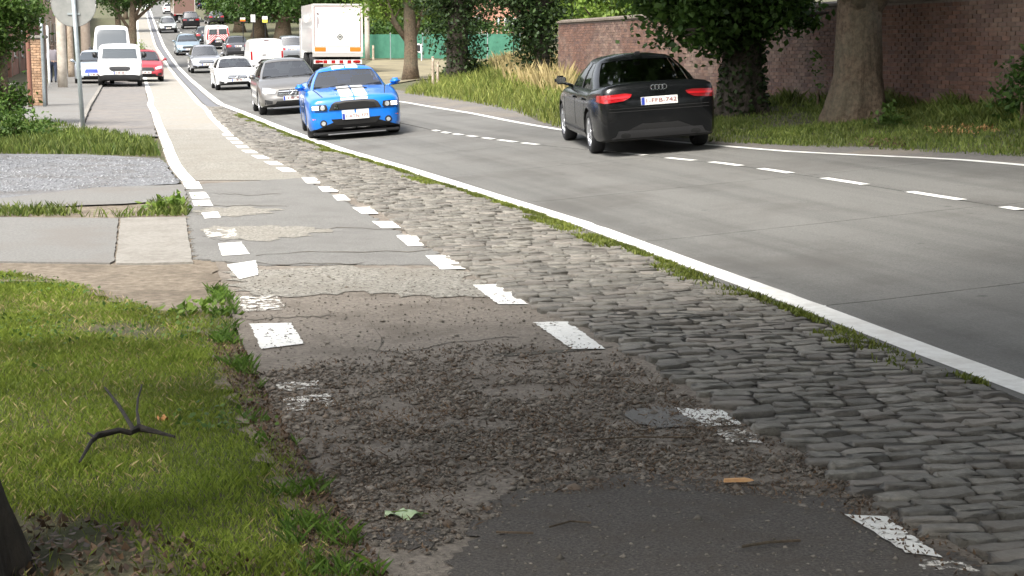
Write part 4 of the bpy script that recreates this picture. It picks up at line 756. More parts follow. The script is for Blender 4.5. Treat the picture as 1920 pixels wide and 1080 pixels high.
# --- vans
def van(name, label, paint, px, L, W, Hh, nose, head=14, away=False, face='front', cat='van', scale=1., clad=None, axle=0, grille=True, high=False, chev=False, windows=True):
    hz, hy, wy = nose                    # bonnet height, bonnet length, windscreen top position
    sp = dict(L=L, paint=paint, arch=.40, rw=.335, axles=[.85, L-.95], zb=.22, crown=.07, tumble=.10, belt=1.0, clad=clad,
      top=[(0,.62),(.04,.80),(.12,.90),(hy*.5,(hz+.9)/2+.05),(hy,hz),(hy+.12,hz+.1),(wy-.08,Hh-.13),(wy+.12,Hh-.03),(wy+.6,Hh),(L-.3,Hh),(L-.06,Hh-.02),(L,Hh-.12)], plan=[(0,.76*W/.92),(.08,.84*W/.92),(.35,.89*W/.92),(.85,W),(L-.9,W),(L-.1,W*.985),(L,W*.95)])
    c = Car(name, label, cat, sp); c.wheels(rim='alloy' if not away else 'steel', spokes=6); z0 = hz + .08; wt = lambda z: W - .1*(z-1) - .12
    if face == 'front':
        sh = Hh - .18 - z0
        c.decal('windscreen', [(-W*.80,z0),(W*.80,z0),(W*.74,Hh-.22),(-W*.74,Hh-.22)], 'front', 'glassdark', .008)
        c.sym('side_window', [(hy+.35,z0+.02),(hy+1.45,z0+.02),(hy+1.4,min(Hh-.3, z0+.6)),(wy+.08,min(Hh-.3, z0+.6))], 'left', 'glassdark')
        c.decal('grille', [(-.42,.72),(-.44,.80),(-.3,.84),(.3,.84),(.44,.80),(.42,.72),(.3,.66),(-.3,.66)], 'front', 'black', .03, cell=.035)
        
        c.sym('headlight', [(.80*W/.92,.76),(.76*W/.92,.93),(.60,.90),(.50,.80),(.55,.74)], 'front', 'lamp', off=.012)
        c.decal('front_bumper', [(-.76*W/.92,.30),(.76*W/.92,.30),(.78*W/.92,.46),(.6,.50),(-.6,.50),(-.78*W/.92,.46)], 'front', 'black', .014)
        c.plate('front', .58); c.mirrors(hy+.42, z0+.16, W+.0, 'black', .2, .24)
    else:
        c.sym('tail_lamp', [(W*.93,.75),(W*.93,1.2),(W*.82,1.2),(W*.82,.75)], 'rear', 'tail', off=.01)
        c.decal('door_seam', [(-.006,.5),(.006,.5),(.006,Hh-.15),(-.006,Hh-.15)], 'rear', 'under', .004)
        c.decal('rear_bumper', [(-W*.93,.27),(W*.93,.27),(W*.93,.47),(-W*.93,.47)], 'rear', 'black', .02)
        c.decal('door_handle', [(.05,.98),(.25,.98),(.25,1.02),(.05,1.02)], 'rear', 'black', .02)
        if windows:
            c.sym('rear_window', [(.07,1.15),(W*.76,1.15),(W*.70,Hh-.28),(.07,Hh-.28)], 'rear', 'glassdark')
        c.plate('rear', .62)
        q = MB(); q.box(-.15, .15, L-.03, L+.03, Hh-.1, Hh-.06, bev=.01); c.part('brake_lamp', q, 'taildim')
        if chev:
            red = M('chevron_red', (.55,.02,.03), rough=.4)
            for i in range(4):
                z = .50 + i*.16
                for sx in (-1, 1): c.decal('chevron', [(sx*.02, z+.5 - .0), (sx*.02, z+.58), (sx*.72, z+.02), (sx*.72, z-.06)] if z+.58 < 1.7 else [(sx*.02,1.1),(sx*.02,1.14),(sx*.3,.95),(sx*.3,.9)], 'rear', red, .005)
            for sx in (-1, 1): c.decal('chevron', [(sx*W*.78,1.16),(sx*W*.9,1.16),(sx*W*.84,Hh-.2),(sx*W*.74,Hh-.2)], 'rear', red, .005)
        c.mirrors(hy+.42, z0+.16, W, 'black', .2, .24)
    c.place(px, axle if face == 'front' else 1, head, away, scale=scale); return c
van('delivery_van', 'white delivery van with black bumper parked in front of the tall van', 'white', (226,162), 4.4, .93, 1.80, (1.07,1.0,1.8), 13, clad=.44)
van('panel_van', 'tall white panel van parked behind the white delivery van', 'white', (212,143), 5.6, 1.0, 2.65, (1.15,.75,1.5), 13)
van('panel_van', 'plain white van driving away behind the two star-badged cars', 'white', (499,138), 4.4, .92, 1.85, (1.05,.85,1.5), 14, True, 'rear', windows=False)
van('service_van', 'service van with red and white chevrons on its rear doors', 'white', (409,92), 4.4, .93, 1.85, (1.05,.85,1.5), 14, True, 'rear', chev=True)

# --- lorries
def lorry(name, label, px, L, W, z0, z1, head, paint, far=False, scale=1.):
    t = thing(name, label, 'lorry')
    def pt(nm, q, m, par=None, **k): return q.build(nm, m, par or t, **k)
    pm = paintmat(name+'_side', paint, 0, .5) if isinstance(paint, tuple) else paint
    q = MB(); q.box(-W/2, W/2, 0, L, z0, z1, bev=.03); box = pt('cargo_box', q, [pm])
    q = MB()
    for a in (-1, 1): q.box(a*W/2-.05 if a > 0 else -W/2-.012, W/2+.012 if a > 0 else -W/2+.05, -.03, .05, z0-.01, z1+.01)
    q.box(-W/2, W/2, -.03, .04, z1-.06, z1+.012); q.box(-W/2, W/2, -.03, .04, z0-.02, z0+.05); pt('door_frame', q, [M(name+'_frame', (.6,.58,.54), rough=.4)])
    if not far:
        q = MB(); q.box(-W/2+.13, W/2-.13, -.02, .01, z0+.32, z1-.16); dr = pt('rear_door', q, [pm])
        q = MB(); e = .022
        for a in ((-W/2+.10, -W/2+.125, z0+.3, z1-.13), (W/2-.125, W/2-.10, z0+.3, z1-.13)): q.box(a[0], a[1], -.028, .0, a[2], a[3])
        q.box(-W/2+.1, W/2-.1, -.028, 0, z1-.155, z1-.13); pt('door_seal', q, ['taildim'])
        q = MB(); d = .19; zc = z0 + .78; xc = .12
        q.add([(xc-d,-.03,zc),(xc,-.03,zc-d),(xc+d,-.03,zc),(xc,-.03,zc+d),(xc-d,-.015,zc),(xc,-.015,zc-d),(xc+d,-.015,zc),(xc,-.015,zc+d)], [(0,1,2,3),(0,4,5,1),(1,5,6,2),(2,6,7,3),(3,7,4,0)]); hz = pt('hazard_placard', q, [M('placard_edge', (.12,.12,.11))])
        d = .14; q = MB(); q.add([(xc-d,-.034,zc),(xc,-.034,zc-d),(xc+d,-.034,zc),(xc,-.034,zc+d)], [(0,1,2,3)]); pt('placard_face', q, [M('placard_face', (.38,.38,.36))], hz)
        d = .07; q = MB(); q.box(xc-d, xc+d, -.04, -.036, zc-.02, zc+.03); pt('placard_mark', q, ['under'], hz)
        q = MB(); q.add([(-W/2+.2,-.024,z1-.5),(-W/2+.32,-.024,z1-.56),(-W/2+.34,-.024,z1-.47),(-W/2+.24,-.024,z1-.43)], [(0,1,2,3)]); q.box(-W/2+.25, -W/2+.29, -.026, -.021, z1-1.2, z1-.62); q.box(-W/2+.31, -W/2+.335, -.026, -.021, z1-1.0, z1-.7); pt('door_lettering', q, [M('lettering', (.12,.08,.09))])
        for a in (-1, 1): q = MB(); q.box(*sorted((a*(W/2-.1), a*(W/2-.65))), -.035, -.01, z0+.06, z0+.27); pt('reflector_panel', q, ['orange'])
        q = MB(); q.box(-W/2, W/2, -.05, .2, z0-.2, z0-.03); pt('tail_board', q, [M('tailboard', (.4,.38,.36), rough=.5)])
        q = MB(); q.box(-W/2+.05, W/2-.05, -.02, .12, z0-.55, z0-.35)
        bmp = pt('bumper', q, ['stripe'])
        for i in range(6): q = MB(); x = -W/2+.12+i*.4; q.box(x, x+.2, -.026, -.021, z0-.53, z0-.37); pt('bumper_stripe', q, ['tail'], bmp)
        for a in (-1, 1): q = MB(); q.box(*sorted((a*(W/2-.12), a*(W/2-.5))), -.05, 0, z0-.5, z0-.38, bev=.02); pt('tail_lamp', q, ['tail'])
    else:
        for a in (-1, 1): q = MB(); q.box(*sorted((a*(W/2-.05), a*(W/2-.3))), -.05, 0, z0-.15, z0+.02); pt('tail_lamp', q, ['tail'])
    q = MB(); q.box(-.5, .5, .3, L-.2, z0-.35, z0-.02); pt('chassis', q, ['under'])
    r = .5
    for y in (1.3, 2.6) + ((L-1.2,) if not far else (L-1.2,)):
        for a in (-1, 1):
            q = MB(); q.lathe([(-.28,r*.55),(-.28,r*.95),(-.24,r),(.24,r),(.28,r*.95),(.28,r*.55),(.2,r*.5),(.2,.05)], 24); o = pt('wheel', q, ['rubber'], smooth=False); o.location = (a*(W/2-.3), y, r)
    q = MB(); q.box(-W/2+.02, W/2-.02, L+.4, L+2.4, .5, z1-.5, bev=.15); pt('cab', q, [pm if not far else 'rubber'])
    q = MB(); q.box(-.45, .45, L-.3, L+.6, .6, z0-.05); pt('coupling', q, ['under'])
    X, Y, Z = P(*px); t.location = (X, Y, Z + .012); t.rotation_euler = (0, 0, R(head)); Z2 = Gz(X - math.sin(R(head))*L, Y + math.cos(R(head))*L); t.rotation_euler = (math.atan2(Z2 - Z, L), 0, R(head)); t.scale = (scale,)*3
    return t
lorry('box_lorry', 'white box lorry with orange reflector panels and grey diamond placard', (634,140), 8.5, 2.5, 1.08, 3.48, 11, 'white')
lorry('box_lorry', 'brown lorry climbing at the top of the hill road', (346,43), 8.0, 2.55, 1.0, 3.7, 14, (.2,.12,.1), far=True)
# ------------------------------------------------------------------ trees and shrubs
def crown_mesh(lobes, n, size, asp=.6, clump=45, shell=.55):
    vol = np.array([(l[3]*l[4]*l[5])**.62 for l in lobes]); vol = vol / vol.sum(); pts = []
    for l, q in zip(lobes, vol):
        m = max(3, int(n*q/clump)); d = rng.normal(size=(m,3)); d /= np.linalg.norm(d, axis=1)[:,None]; r = rng.uniform(shell**3, 1, m)**(1/3)
        cc = d*r[:,None]*np.array(l[3:6]) + np.array(l[:3]); cs = min(l[3:6])*.17 + size*.8
        for c in cc: pts.append(c + rng.normal(size=(clump,3))*cs*rng.uniform(.6, 1.3)*np.array([1,1,.7]))
    p = np.concatenate(pts); return leaves(p, (0, 0, 1.1), size*rng.uniform(.6, 1.25, len(p)), asp=asp)
def tree(name, label, base, r, h, lobes, n, size, m='leafB', bark='bark', group=None, cat='tree', lean=(0,0), flare=1.5, ivy=0, twigs=True, clump=45, shell=.55, asp=.62, top=None, ridge=0.):
    t = thing(name, label, cat, base, group=group); q = MB(); k = max(6, int(h*1.4))
    pts = [(lean[0]*(i/k) + random.uniform(-.04,.04)*r*2, lean[1]*(i/k) + random.uniform(-.04,.04)*r*2, -.15 + (h+.15)*i/k) for i in range(k+1)]
    rad = [r*(1 + (flare-1)*math.exp(-max(0, p[2])/(.38*max(r, .2)*2)) - .35*(i/k)) for i, p in enumerate(pts)]
    if ridge:                            # bark ribs running up the trunk and buttress roots at the foot
        n_ = 64; hs_ = np.linspace(-.15, h, 48); ph = [random.uniform(0, 6.28) for _ in range(6)]; vs2 = []
        for z in hs_:
            rr = np.interp(z, [p_[2] for p_ in pts], rad)
            for a in range(n_):
                t_ = 2*math.pi*a/n_; root = .16*math.exp(-max(0, z)/.5)*(math.sin(4*t_ + ph[0]) + .6*math.sin(7*t_ + ph[1])); rib = ridge*(math.sin(19*t_ + ph[2] + 1.3*math.sin(z*2.1 + ph[3])) * .6 + math.sin(31*t_ + ph[4] + 2*math.sin(z*1.3)) * .4 + random.uniform(-.7, .7)) + .05*math.sin(3*t_ + ph[5] + z*.4)
                q_ = rr*(1 + root + rib); vs2.append((np.interp(z, [p_[2] for p_ in pts], [p_[0] for p_ in pts]) + q_*math.cos(t_), np.interp(z, [p_[2] for p_ in pts], [p_[1] for p_ in pts]) + q_*math.sin(t_), z))
        q.add(vs2, [(i*n_+k_, i*n_+(k_+1)%n_, (i+1)*n_+(k_+1)%n_, (i+1)*n_+k_) for i in range(47) for k_ in range(n_)])
    else: q.tube(pts, rad, 18 if r > .25 else 10, wob=.10)
    tp = Vector(pts[-1])
    for l in (lobes + (top[0] if top else []) if twigs else []):
        e = Vector(l[:3]); s0 = Vector(pts[-1]) if e.z > h*.9 else Vector(pts[max(1, int(k*min(.9, max(.3, e.z/h - .25))))])
        mid = (s0 + e)/2 + Vector((random.uniform(-.3,.3), random.uniform(-.3,.3), .1)); q.tube([s0, mid, e, e + (e-mid)*.5], [r*.45, r*.32, r*.16, r*.05], 7, wob=.1)
        for j in range(3):
            d = Vector((random.uniform(-1,1)*l[3], random.uniform(-1,1)*l[4], random.uniform(-.6,.9)*l[5])); q.tube([mid, mid*.3 + (e+d*.5)*.7, e + d*.8], [r*.18, r*.1, r*.03], 5)
    o = q.build('trunk', [bark], t, smooth=True)
    v, f = crown_mesh(lobes, n, size, asp, clump, shell); link('crown', mesh(v, f), t, [m])
    if top: v, f = crown_mesh(top[0], top[1], top[2]); link('upper_crown', mesh(v, f), t, [m])
    if ivy:
        a = rng.uniform(0, 6.28, ivy); z = rng.uniform(0, 1, ivy)*h; rr = np.interp(z, [p[2] for p in pts], rad) + rng.uniform(.0, .09, ivy); v, f = leaves(np.stack([np.cos(a)*rr + lean[0]*z/h, np.sin(a)*rr + lean[1]*z/h, z], 1), (0,0,1), rng.uniform(.06, .12, ivy), asp=.8); link('ivy', mesh(v, f), t, ['leafD'])
    return t
def B(x, y): return P(x, y, -.02)
tree('roadside_tree', 'dark leafy tree with ivied trunk right of the black saloon', B(1392,214), .36, 5, [(-1.0,-.3,2.5,1.0,1.0,.95),(-.25,-.7,2.6,.9,.9,1.0),(.6,-.3,2.7,.6,.7,.8),(-1.2,.4,1.75,.5,.6,.5),(-.5,-.4,1.6,.6,.5,.5),(.25,-.5,1.75,.4,.4,.4),(.85,0,2.1,.35,.4,.4),(1.05,-.1,1.75,.2,.3,.25),(-1.75,.1,2.3,.35,.4,.35),(-.9,-.8,1.5,.3,.3,.3),(1.3,-.2,2.7,.35,.4,.35),(.55,-.8,2.0,.3,.3,.35),(-1.6,0,3.3,.8,.8,.8),(1,0,3.6,.8,.9,.7)], 22000, .135, 'leafA', 'barkdark', top=([(-.5,-1,5.4,3.4,3.4,1.7),(-1.2,-2.5,8.3,4.8,4.8,2.4)], 14000, .3), ivy=3200, ridge=.03, flare=1.35, asp=.75)
tree('roadside_tree', 'thick bare trunked tree standing before the brick wall', B(1605,224), .385, 5.5, [(-.3,-.5,2.75,.8,.8,.5),(.35,-.3,2.8,.5,.6,.5),(-.9,-.6,3.0,.6,.8,.6),(.9,-.2,3.4,.7,.8,.6)], 9000, .14, 'leafB', 'bark', top=([(-.5,-.8,5.4,3.8,3.8,1.6),(-1.5,-2.5,8.3,5.2,5.2,2.4)], 15000, .3), flare=1.45, ridge=.03, ivy=0, asp=.75)
tree('ivy_tree', 'dark ivy clad tree in the middle of the grass bank', B(858,156), .4, 7, [(.1,0,.9,.7,.7,.8),(-.1,0,2.0,1.05,1.0,1.1),(.25,0,3.0,1.1,1.1,1.1),(-.8,0,3.2,.8,.8,.8),(.9,0,3.5,.6,.7,.7),(0,0,4.8,1.8,1.6,1.4),(0,0,8,3.4,3.4,2.8)], 22000, .15, 'leafD', 'barkdark', ivy=900, clump=30)
tree('slim_tree', 'slim grey trunked tree left of the ivy clad tree', B(770,149), .3, 6, [(-.9,0,3.2,1.1,1.1,.7),(.6,0,3.1,.8,1,.7),(-1.6,.5,3.6,1.2,1.2,.9),(0,0,4.4,2,2,1.2),(.3,0,8,3,3,2.6)], 11000, .17, 'leafC', 'bark', flare=1.4)
tree('cypress', 'nearly black evergreen at the left end of the brick wall', B(1015,158), .25, 6, [(0,0,1.3,.8,.75,1.0),(-.1,0,2.5,1.0,1.0,1.1),(-.9,.4,3.0,1.0,1,.8),(-1.8,.4,3.6,1.0,1,.7),(.3,0,3.9,1.2,1.2,1.2),(0,0,6,1.6,1.5,1.8)], 22000, .14, 'leafD', 'barkdark', clump=30)
xb, yb = 3.4, 56.
tree('garden_tree', 'bright green tree leaning over the brick wall', (xb, yb, Gz(xb, yb)), .22, 3, [(-1.1,-8.6,1.9,.8,.5,.35),(-.9,-1,1.9,1.2,1.2,.8),(.7,-.5,2.1,1.2,1.2,.8),(-.2,0,3.2,2.2,2.0,1.2),(0,0,5,2.8,2.4,1.8)], 13000, .17, 'leafC')
for i, (x, y, rr, lab) in enumerate([(449,60,.5,'leftmost big tree of the dark row beside the hill road'),(487,70,.62,'big tree of the dark row behind the three small signs'),(532,75,.66,'big tree of the dark row left of the lorry trailer'),(606,96,.5,'tree of the dark row hidden behind the lorry trailer'),(418,40,.5,'tree at the far end of the dark row on the hill')]):
    b = B(x, y); tree('avenue_tree', lab, b, rr, 7, [(0,-1,3.4,2.2,2.2,1.4),(-1.8,-.6,2.9,1.5,1.8,1.2),(1.8,0,3.2,1.5,2,1.3),(0,0,5.5,3.6,3.6,2),(0,0,8.5,4.4,4.4,3)], 9500, .34, 'leafA' if i else 'leafB', 'bark', 'row of dark avenue trees', flare=1.5)
for i, (x, d, z, m, lab) in enumerate([(700,128,3.6,'leafC','bright tree behind the left end of the green fence'),(752,140,3.8,'leafB','tree behind the green fence above the slim trunk'),(815,132,3.6,'leafC','bright tree behind the green fence left of the ivy clad tree'),(885,150,4.5,'leafA','tree behind the house gable'),(985,140,4.6,'leafA','dark tree right of the house gable'),(650,150,4.4,'leafA','dark tree rising behind the white lorry'),(575,170,4.6,'leafA','dark tree left behind the white lorry'),(1100,120,5.,'leafB','tall tree far behind the brick wall'),(1250,110,5.,'leafA','dark tree far behind the brick wall')]):
    X = (x-960)/F*d; tree('field_tree', lab, (X, d, Gz(X, d)), .3, z, [(0,0,z-1.5,2.4,2.2,1.5),(-2,0,z-2.1,1.6,1.6,1.2),(2,0,z-1.9,1.7,1.7,1.2),(0,0,z+1,3.4,3,2),(0,0,z+3.5,4,3.6,3)], 9000, .3, m, 'barkdark', 'trees beyond the field')
tree('street_tree', 'leaning street tree over the far cycle path behind the white vans', B(246,128), .26, 6.5, [(.9,-.5,4.6,1.4,1.4,.8),(-1.2,0,4.5,1.1,1.2,.9),(2.2,.4,4.8,1.1,1.2,.8),(.3,0,6.2,2.6,2.4,1.4),(.3,0,9,3.4,3.4,2.4)], 9500, .24, 'leafA', 'bark', lean=(.45,0), flare=1.3)
for i, (x, y) in enumerate([(236,60),(250,36)]): tree('street_tree', ['street tree on the left, halfway up the hill', 'street tree on the left near the hill top'][i], B(x-14, y), .3, 6, [(0,0,3.6,2.2,2.2,1.4),(1.8,0,3.2,1.4,1.4,.9),(0,0,6,3,3,2.2),(0,0,9,4,4,3)], 7000, .36, 'leafA', 'bark', 'street trees on the hill')
tree('tall_shrub', 'leafy shrub hanging into the left edge above the sign', B(12,238), .1, 2.6, [(-.5,.2,.6,.7,.6,.6),(0,0,2.1,.55,.6,.5),(-.7,0,1.8,.7,.8,.8),(.45,.1,2.5,.4,.5,.45),(-.5,0,2.9,1.0,1.0,.8),(.15,0,.45,.3,.4,.4)], 11000, .12, 'leafB', 'bark')
# trees whose crowns hang over the camera and shade the foreground
tree('near_tree', 'dark tree trunk cut off by the bottom left corner', (-1.98, 5.0, -.02), .24, 6, [(0,-1,6.2,3.0,3.0,1.6),(2.8,-1.8,6.5,2.8,2.8,1.5),(1,-2.5,9,3.6,3.6,2.0)], 17000, .26, 'leafA', 'barkdark', flare=1.6, ridge=.035)
for i, (X, Y, lb, n) in enumerate([(-11,3,[(0,0,7,3.6,3.6,2)],6000),(-15,20,[(0,0,7,3.6,3.6,2)],6000),(-6,-7,[(0,0,6,4,4,2.2),(3,1.5,7,3.4,3.4,2)],9000),(3.5,-8,[(0,0,6.5,4,4,2.2),(-1,4,8,4.4,4.2,2),(-.5,8,7,3.4,3.2,1.5)],20000),(8.3,17.5,[(0,0,5.8,2.8,3,1.7),(-2.2,-1,8,4.6,4.6,2.2),(-1,-1,10.5,4,4,2)],16000),(10,9.5,[(0,0,6,3.6,3.6,1.8),(-3,-1,8,4.6,4.4,2.2),(-5.5,-3.5,7.5,3.2,3.2,1.6),(-1,0,10,4,4,2)],22000),
        (-14,-12,[(0,0,4,4,4,3.4),(2,0,8,4.6,4.6,3)],9000),(-6,-17,[(0,0,4,4,4,3.6),(1,0,8.5,4.6,4.6,3)],9000),(2,-19,[(0,0,4.4,4,4,3.8),(1,0,9,4.6,4.6,3)],9000),(10,-16,[(0,0,4,4,4,3.4),(1,0,8.5,4.6,4.6,3)],9000),(17,-10,[(0,0,4,4,4,3.4),(1,0,8.5,4.6,4.6,3)],9000)]):
    tree('canopy_tree', ['tree outside the left edge beside the lawn','tree outside the left edge beyond the driveway','tree behind the viewer on the left','tree behind the viewer near the road','tree by the wall just outside the right edge','tree by the wall beside the viewer','tree far behind the viewer at the left end','second tree of the belt behind the viewer','middle tree of the belt behind the viewer','fourth tree of the belt behind the viewer','tree of the belt behind the viewer by the wall'][i], (X, Y, Gz(X, Y)), .33, 5.5, lb, n, .28, 'leafA', 'bark', 'trees around the viewer')
def shrub(label, base, lobes, n, size, m): tree('shrub', label, base, .03, lobes[0][2], lobes, n, size, m, 'bark', cat='shrub', twigs=False, clump=20)
shrub('low dark shrub at the right edge below the wall', B(1915,236), [(.1,.2,.35,.35,.4,.4),(.4,.3,.7,.4,.4,.5)], 1200, .1, 'leafA')
shrub('small climbing shoot on the wall between the two trunks', B(1533,203), [(0,.25,.35,.06,.06,.4),(.02,.25,.75,.06,.06,.3)], 120, .08, 'leafB')
shrub('round bush behind the red parked car', B(254,103), [(.2,0,.5,.5,.5,.5)], 500, .14, 'leafC')
shrub('bushy undergrowth at the left edge beside the driveway', B(30,262), [(-.3,0,.35,.7,.5,.35),(.35,-.1,.25,.5,.4,.25),(-.9,.2,.55,.6,.5,.5)], 2600, .09, 'leafB')
shrub('tuft of leaves at the foot of the thick trunk', B(1645,236), [(.1,-.3,.15,.2,.2,.18)], 220, .09, 'leafB')
shrub('leafy weed on the lawn edge beside the mud', B(375,588), [(0,0,.025,.2,.14,.025)], 150, .075, 'leafC')
shrub('weed growing in the corner of the cast slab', B(318,398), [(0,0,.08,.14,.08,.08)], 120, .09, 'leafC')
# ------------------------------------------------------------------ brick wall
wall = thing('brick_wall', 'long weathered red brick garden wall on the right', 'wall')
WY = np.arange(11, 46.2, .5); WX = lineL(WY) + 9.2/COS; ZT = 2.54
wp = np.stack([WX, WY], 1); dd = np.gradient(wp, axis=0); dd /= np.linalg.norm(dd, axis=1)[:,None]; nn = np.stack([-dd[:,1], dd[:,0]], 1)   # nn points to the road
q = MB(); vs_ = []
for p, n in zip(wp, nn): vs_ += [(*(p + n*.14), -.2), (*(p + n*.14), ZT), (*(p - n*.14), ZT), (*(p - n*.14), -.2)]
m = len(wp); q.add(vs_, [(i*4+a, i*4+(a+1)%4, i*4+4+(a+1)%4, i*4+4+a) for i in range(m-1) for a in range(4)] + [(0,1,2,3), ((m-1)*4+3, (m-1)*4+2, (m-1)*4+1, (m-1)*4)]); q.build('core', 'mortar', wall)
bm_ = MB(); bm_.box(-.5, .5, -.5, .5, -.5, .5); bvar = []
for i in range(8):
    v = np.array(bm_.v) + np.array([[random.uniform(-.025,.025), random.uniform(-.08,.08), random.uniform(-.06,.06)] for _ in range(8)]); me = mesh(v, bm_.f); me.materials.append(mt['brick']); bvar.append((v, me))
arc = np.concatenate([[0], np.cumsum(np.linalg.norm(np.diff(wp, axis=0), axis=1))]); bricks = []
for cz in range(40):
    z = -.05 + cz*.068
    if z > ZT - .03: break
    s = -.11*(cz % 2)
    while s < arc[-1] - .1:
        a = s + .105; X = np.interp(a, arc, wp[:,0]); Y = np.interp(a, arc, wp[:,1]); i = min(int(np.searchsorted(arc, a)), m-1)
        if z > Gz(X, Y) - .1: bricks.append((X + nn[i][0]*.14, Y + nn[i][1]*.14, z, math.atan2(dd[i][1], dd[i][0])))
        s += .222
def bkey(b):
    x, y = project(b[0], b[1], b[2]); return (not (1690 < x < 1925 and y > -5) and not (1440 < x < 1545 and 20 < y < 200), b[1])
bricks.sort(key=bkey); far = MB()
for i, (X, Y, z, a) in enumerate(bricks):
    k = i % 8
    if i < 300:
        o = bpy.data.objects.new('brick', bvar[k][1]); C.objects.link(o); o.parent = wall; o.location = (X, Y, z); o.rotation_euler = (0, 0, a); o.scale = (.211, .03, .058)
    else:
        v = bvar[k][0]; ca, sa = math.cos(a), math.sin(a); x = v[:,0]*.211; y = v[:,1]*.03; far.add(np.stack([X + x*ca - y*sa, Y + x*sa + y*ca, z + v[:,2]*.058], 1), bm_.f)
o = far.build('more_bricks', 'brick', wall); o['kind'] = 'stuff'
q = MB(); vs_ = []
for p, n in zip(wp, nn): vs_ += [(*(p + n*.2), ZT+.003), (*(p + n*.2), ZT+.05), (*p, ZT+.1), (*(p - n*.2), ZT+.05), (*(p - n*.2), ZT+.003)]
q.add(vs_, [(i*5+a, i*5+(a+1)%5, i*5+5+(a+1)%5, i*5+5+a) for i in range(m-1) for a in range(5)] + [tuple(range(5)), tuple((m-1)*5 + a for a in (4,3,2,1,0))]); q.build('coping', M('coping', (.1,.08,.062), (.17,.14,.115), 4, .9, .4, 30), wall)
# ------------------------------------------------------------------ field fence, house, poles, signs
fa, fb = Vector(P(672,111)), Vector(P(975,112)); fn = thing('screen_fence', 'green screened fence across the field behind the slim tree', 'fence', fa, math.atan2(fb.y-fa.y, fb.x-fa.x)); FL = (fb-fa).length; np_ = 5
for i in range(np_):
    q = MB(); x0 = FL*i/np_ + .03; x1 = FL*(i+1)/np_ - .03; ns = 8; v = []
    for k in range(ns+1):
        for z in (.06, .8, 1.62): v.append((x0 + (x1-x0)*k/ns, random.uniform(-.02,.02), z + random.uniform(-.02,.02)))
    b = len(v); v += [(x, y+.02, z) for x, y, z in v]; f = [(k*3+j, k*3+3+j, k*3+4+j, k*3+1+j) for k in range(ns) for j in range(2)]; q.add(v, f + [tuple(c+b for c in g[::-1]) for g in f]); q.build('screen_panel', 'green', fn)
for i in range(np_+1): q = MB(); x = FL*i/np_; q.tube([(x, .05, -.2), (x, .05, 1.72)], .04, 8); q.build('post', 'steel', fn)
def post(name, label, px, r, h, m, cat='post', Z=None, taper=.85, lean=(0,0)):
    t = thing(name, label, cat, P(*px, -.02)); q = MB(); q.tube([(lean[0]*i/6, lean[1]*i/6, -.05 + h*i/6) for i in range(7)], [r*(1 - (1-taper)*i/6) for i in range(7)], 12, wob=.03); q.build('shaft', m, t, smooth=True)
    c_ = MB(); c_.lathe([(h-.05, r*taper+.004), (h-.03, r*taper+.01), (h-.02, r*taper*.7), (h-.01, .002)], 12, 'z'); o = c_.build('cap', m, t); o.location = (lean[0], lean[1], 0); return t
post('utility_pole', 'grey concrete utility pole right of the white lorry', (689,112), .17, 8, 'polegrey', 'pole')
post('utility_pole', 'pale thick pole on the left pavement beside the walking person', (118,166), .2, 7, 'polegrey', 'pole')
post('metal_post', 'pale steel post before the house gable', (935,103), .09, 2.6, 'steel')
post('metal_post', 'thin black pole in the tall dry grass', (963,138), .03, 2.4, 'black')
post('wood_post', 'left one of the two grey stakes in front of the ivy clad tree', (812,168), .05, 1.1, 'wood')
post('wood_post', 'right one of the two grey stakes in front of the ivy clad tree', (821,166), .05, .9, 'wood')
post('wood_post', 'short wooden stake before the green fence beside the utility pole', (700,113), .08, 1.0, 'wood')
post('metal_post', 'grey pipe standing in the grass left of the sign pole', (84,203), .05, 2.6, 'steel')
post('metal_post', 'dark red pipe at the left beside the brick pier', (58,204), .07, 2.9, M('red_pipe', (.2,.09,.06), rough=.5))
post('metal_post', 'thin white post behind the brick pier', (93,164), .06, 2.6, 'white')
post('wood_post', 'brown post right of the pale thick pole', (134,146), .16, 3.2, 'wood')
post('wood_post', 'broad brown post left of the tall white van', (163,134), .3, 4.2, M('brown_post', (.24,.19,.15), (.3,.25,.2), 4, .9))
t = thing('road_sign', 'back of a round road sign on a grey pole, left foreground', 'road sign', P(157,248,-.02))
q = MB(); q.tube([(0,0,-.1),(-.06,0,1.5),(-.13,0,3.35)], .045, 14); q.build('pole', 'steel', t, smooth=True)
q = MB(); q.lathe([(.05,.001),(.05,.44),(.06,.452),(.075,.44),(.075,.001)], 40, 'y'); o = q.build('disc', 'signback', t); o.location = (-.12, -.0, 2.62)
q = MB(); q.tube([(.452*math.cos(a), .06, .452*math.sin(a)) for a in np.linspace(0, 2*math.pi, 41)], .012, 6); o2 = q.build('rim', 'signback', o, smooth=True)
for dz in (-.2, .22): q = MB(); q.box(-.13, .13, .03, .05, dz-.02, dz+.02, bev=.005); q.build('bracket', 'steel', o)
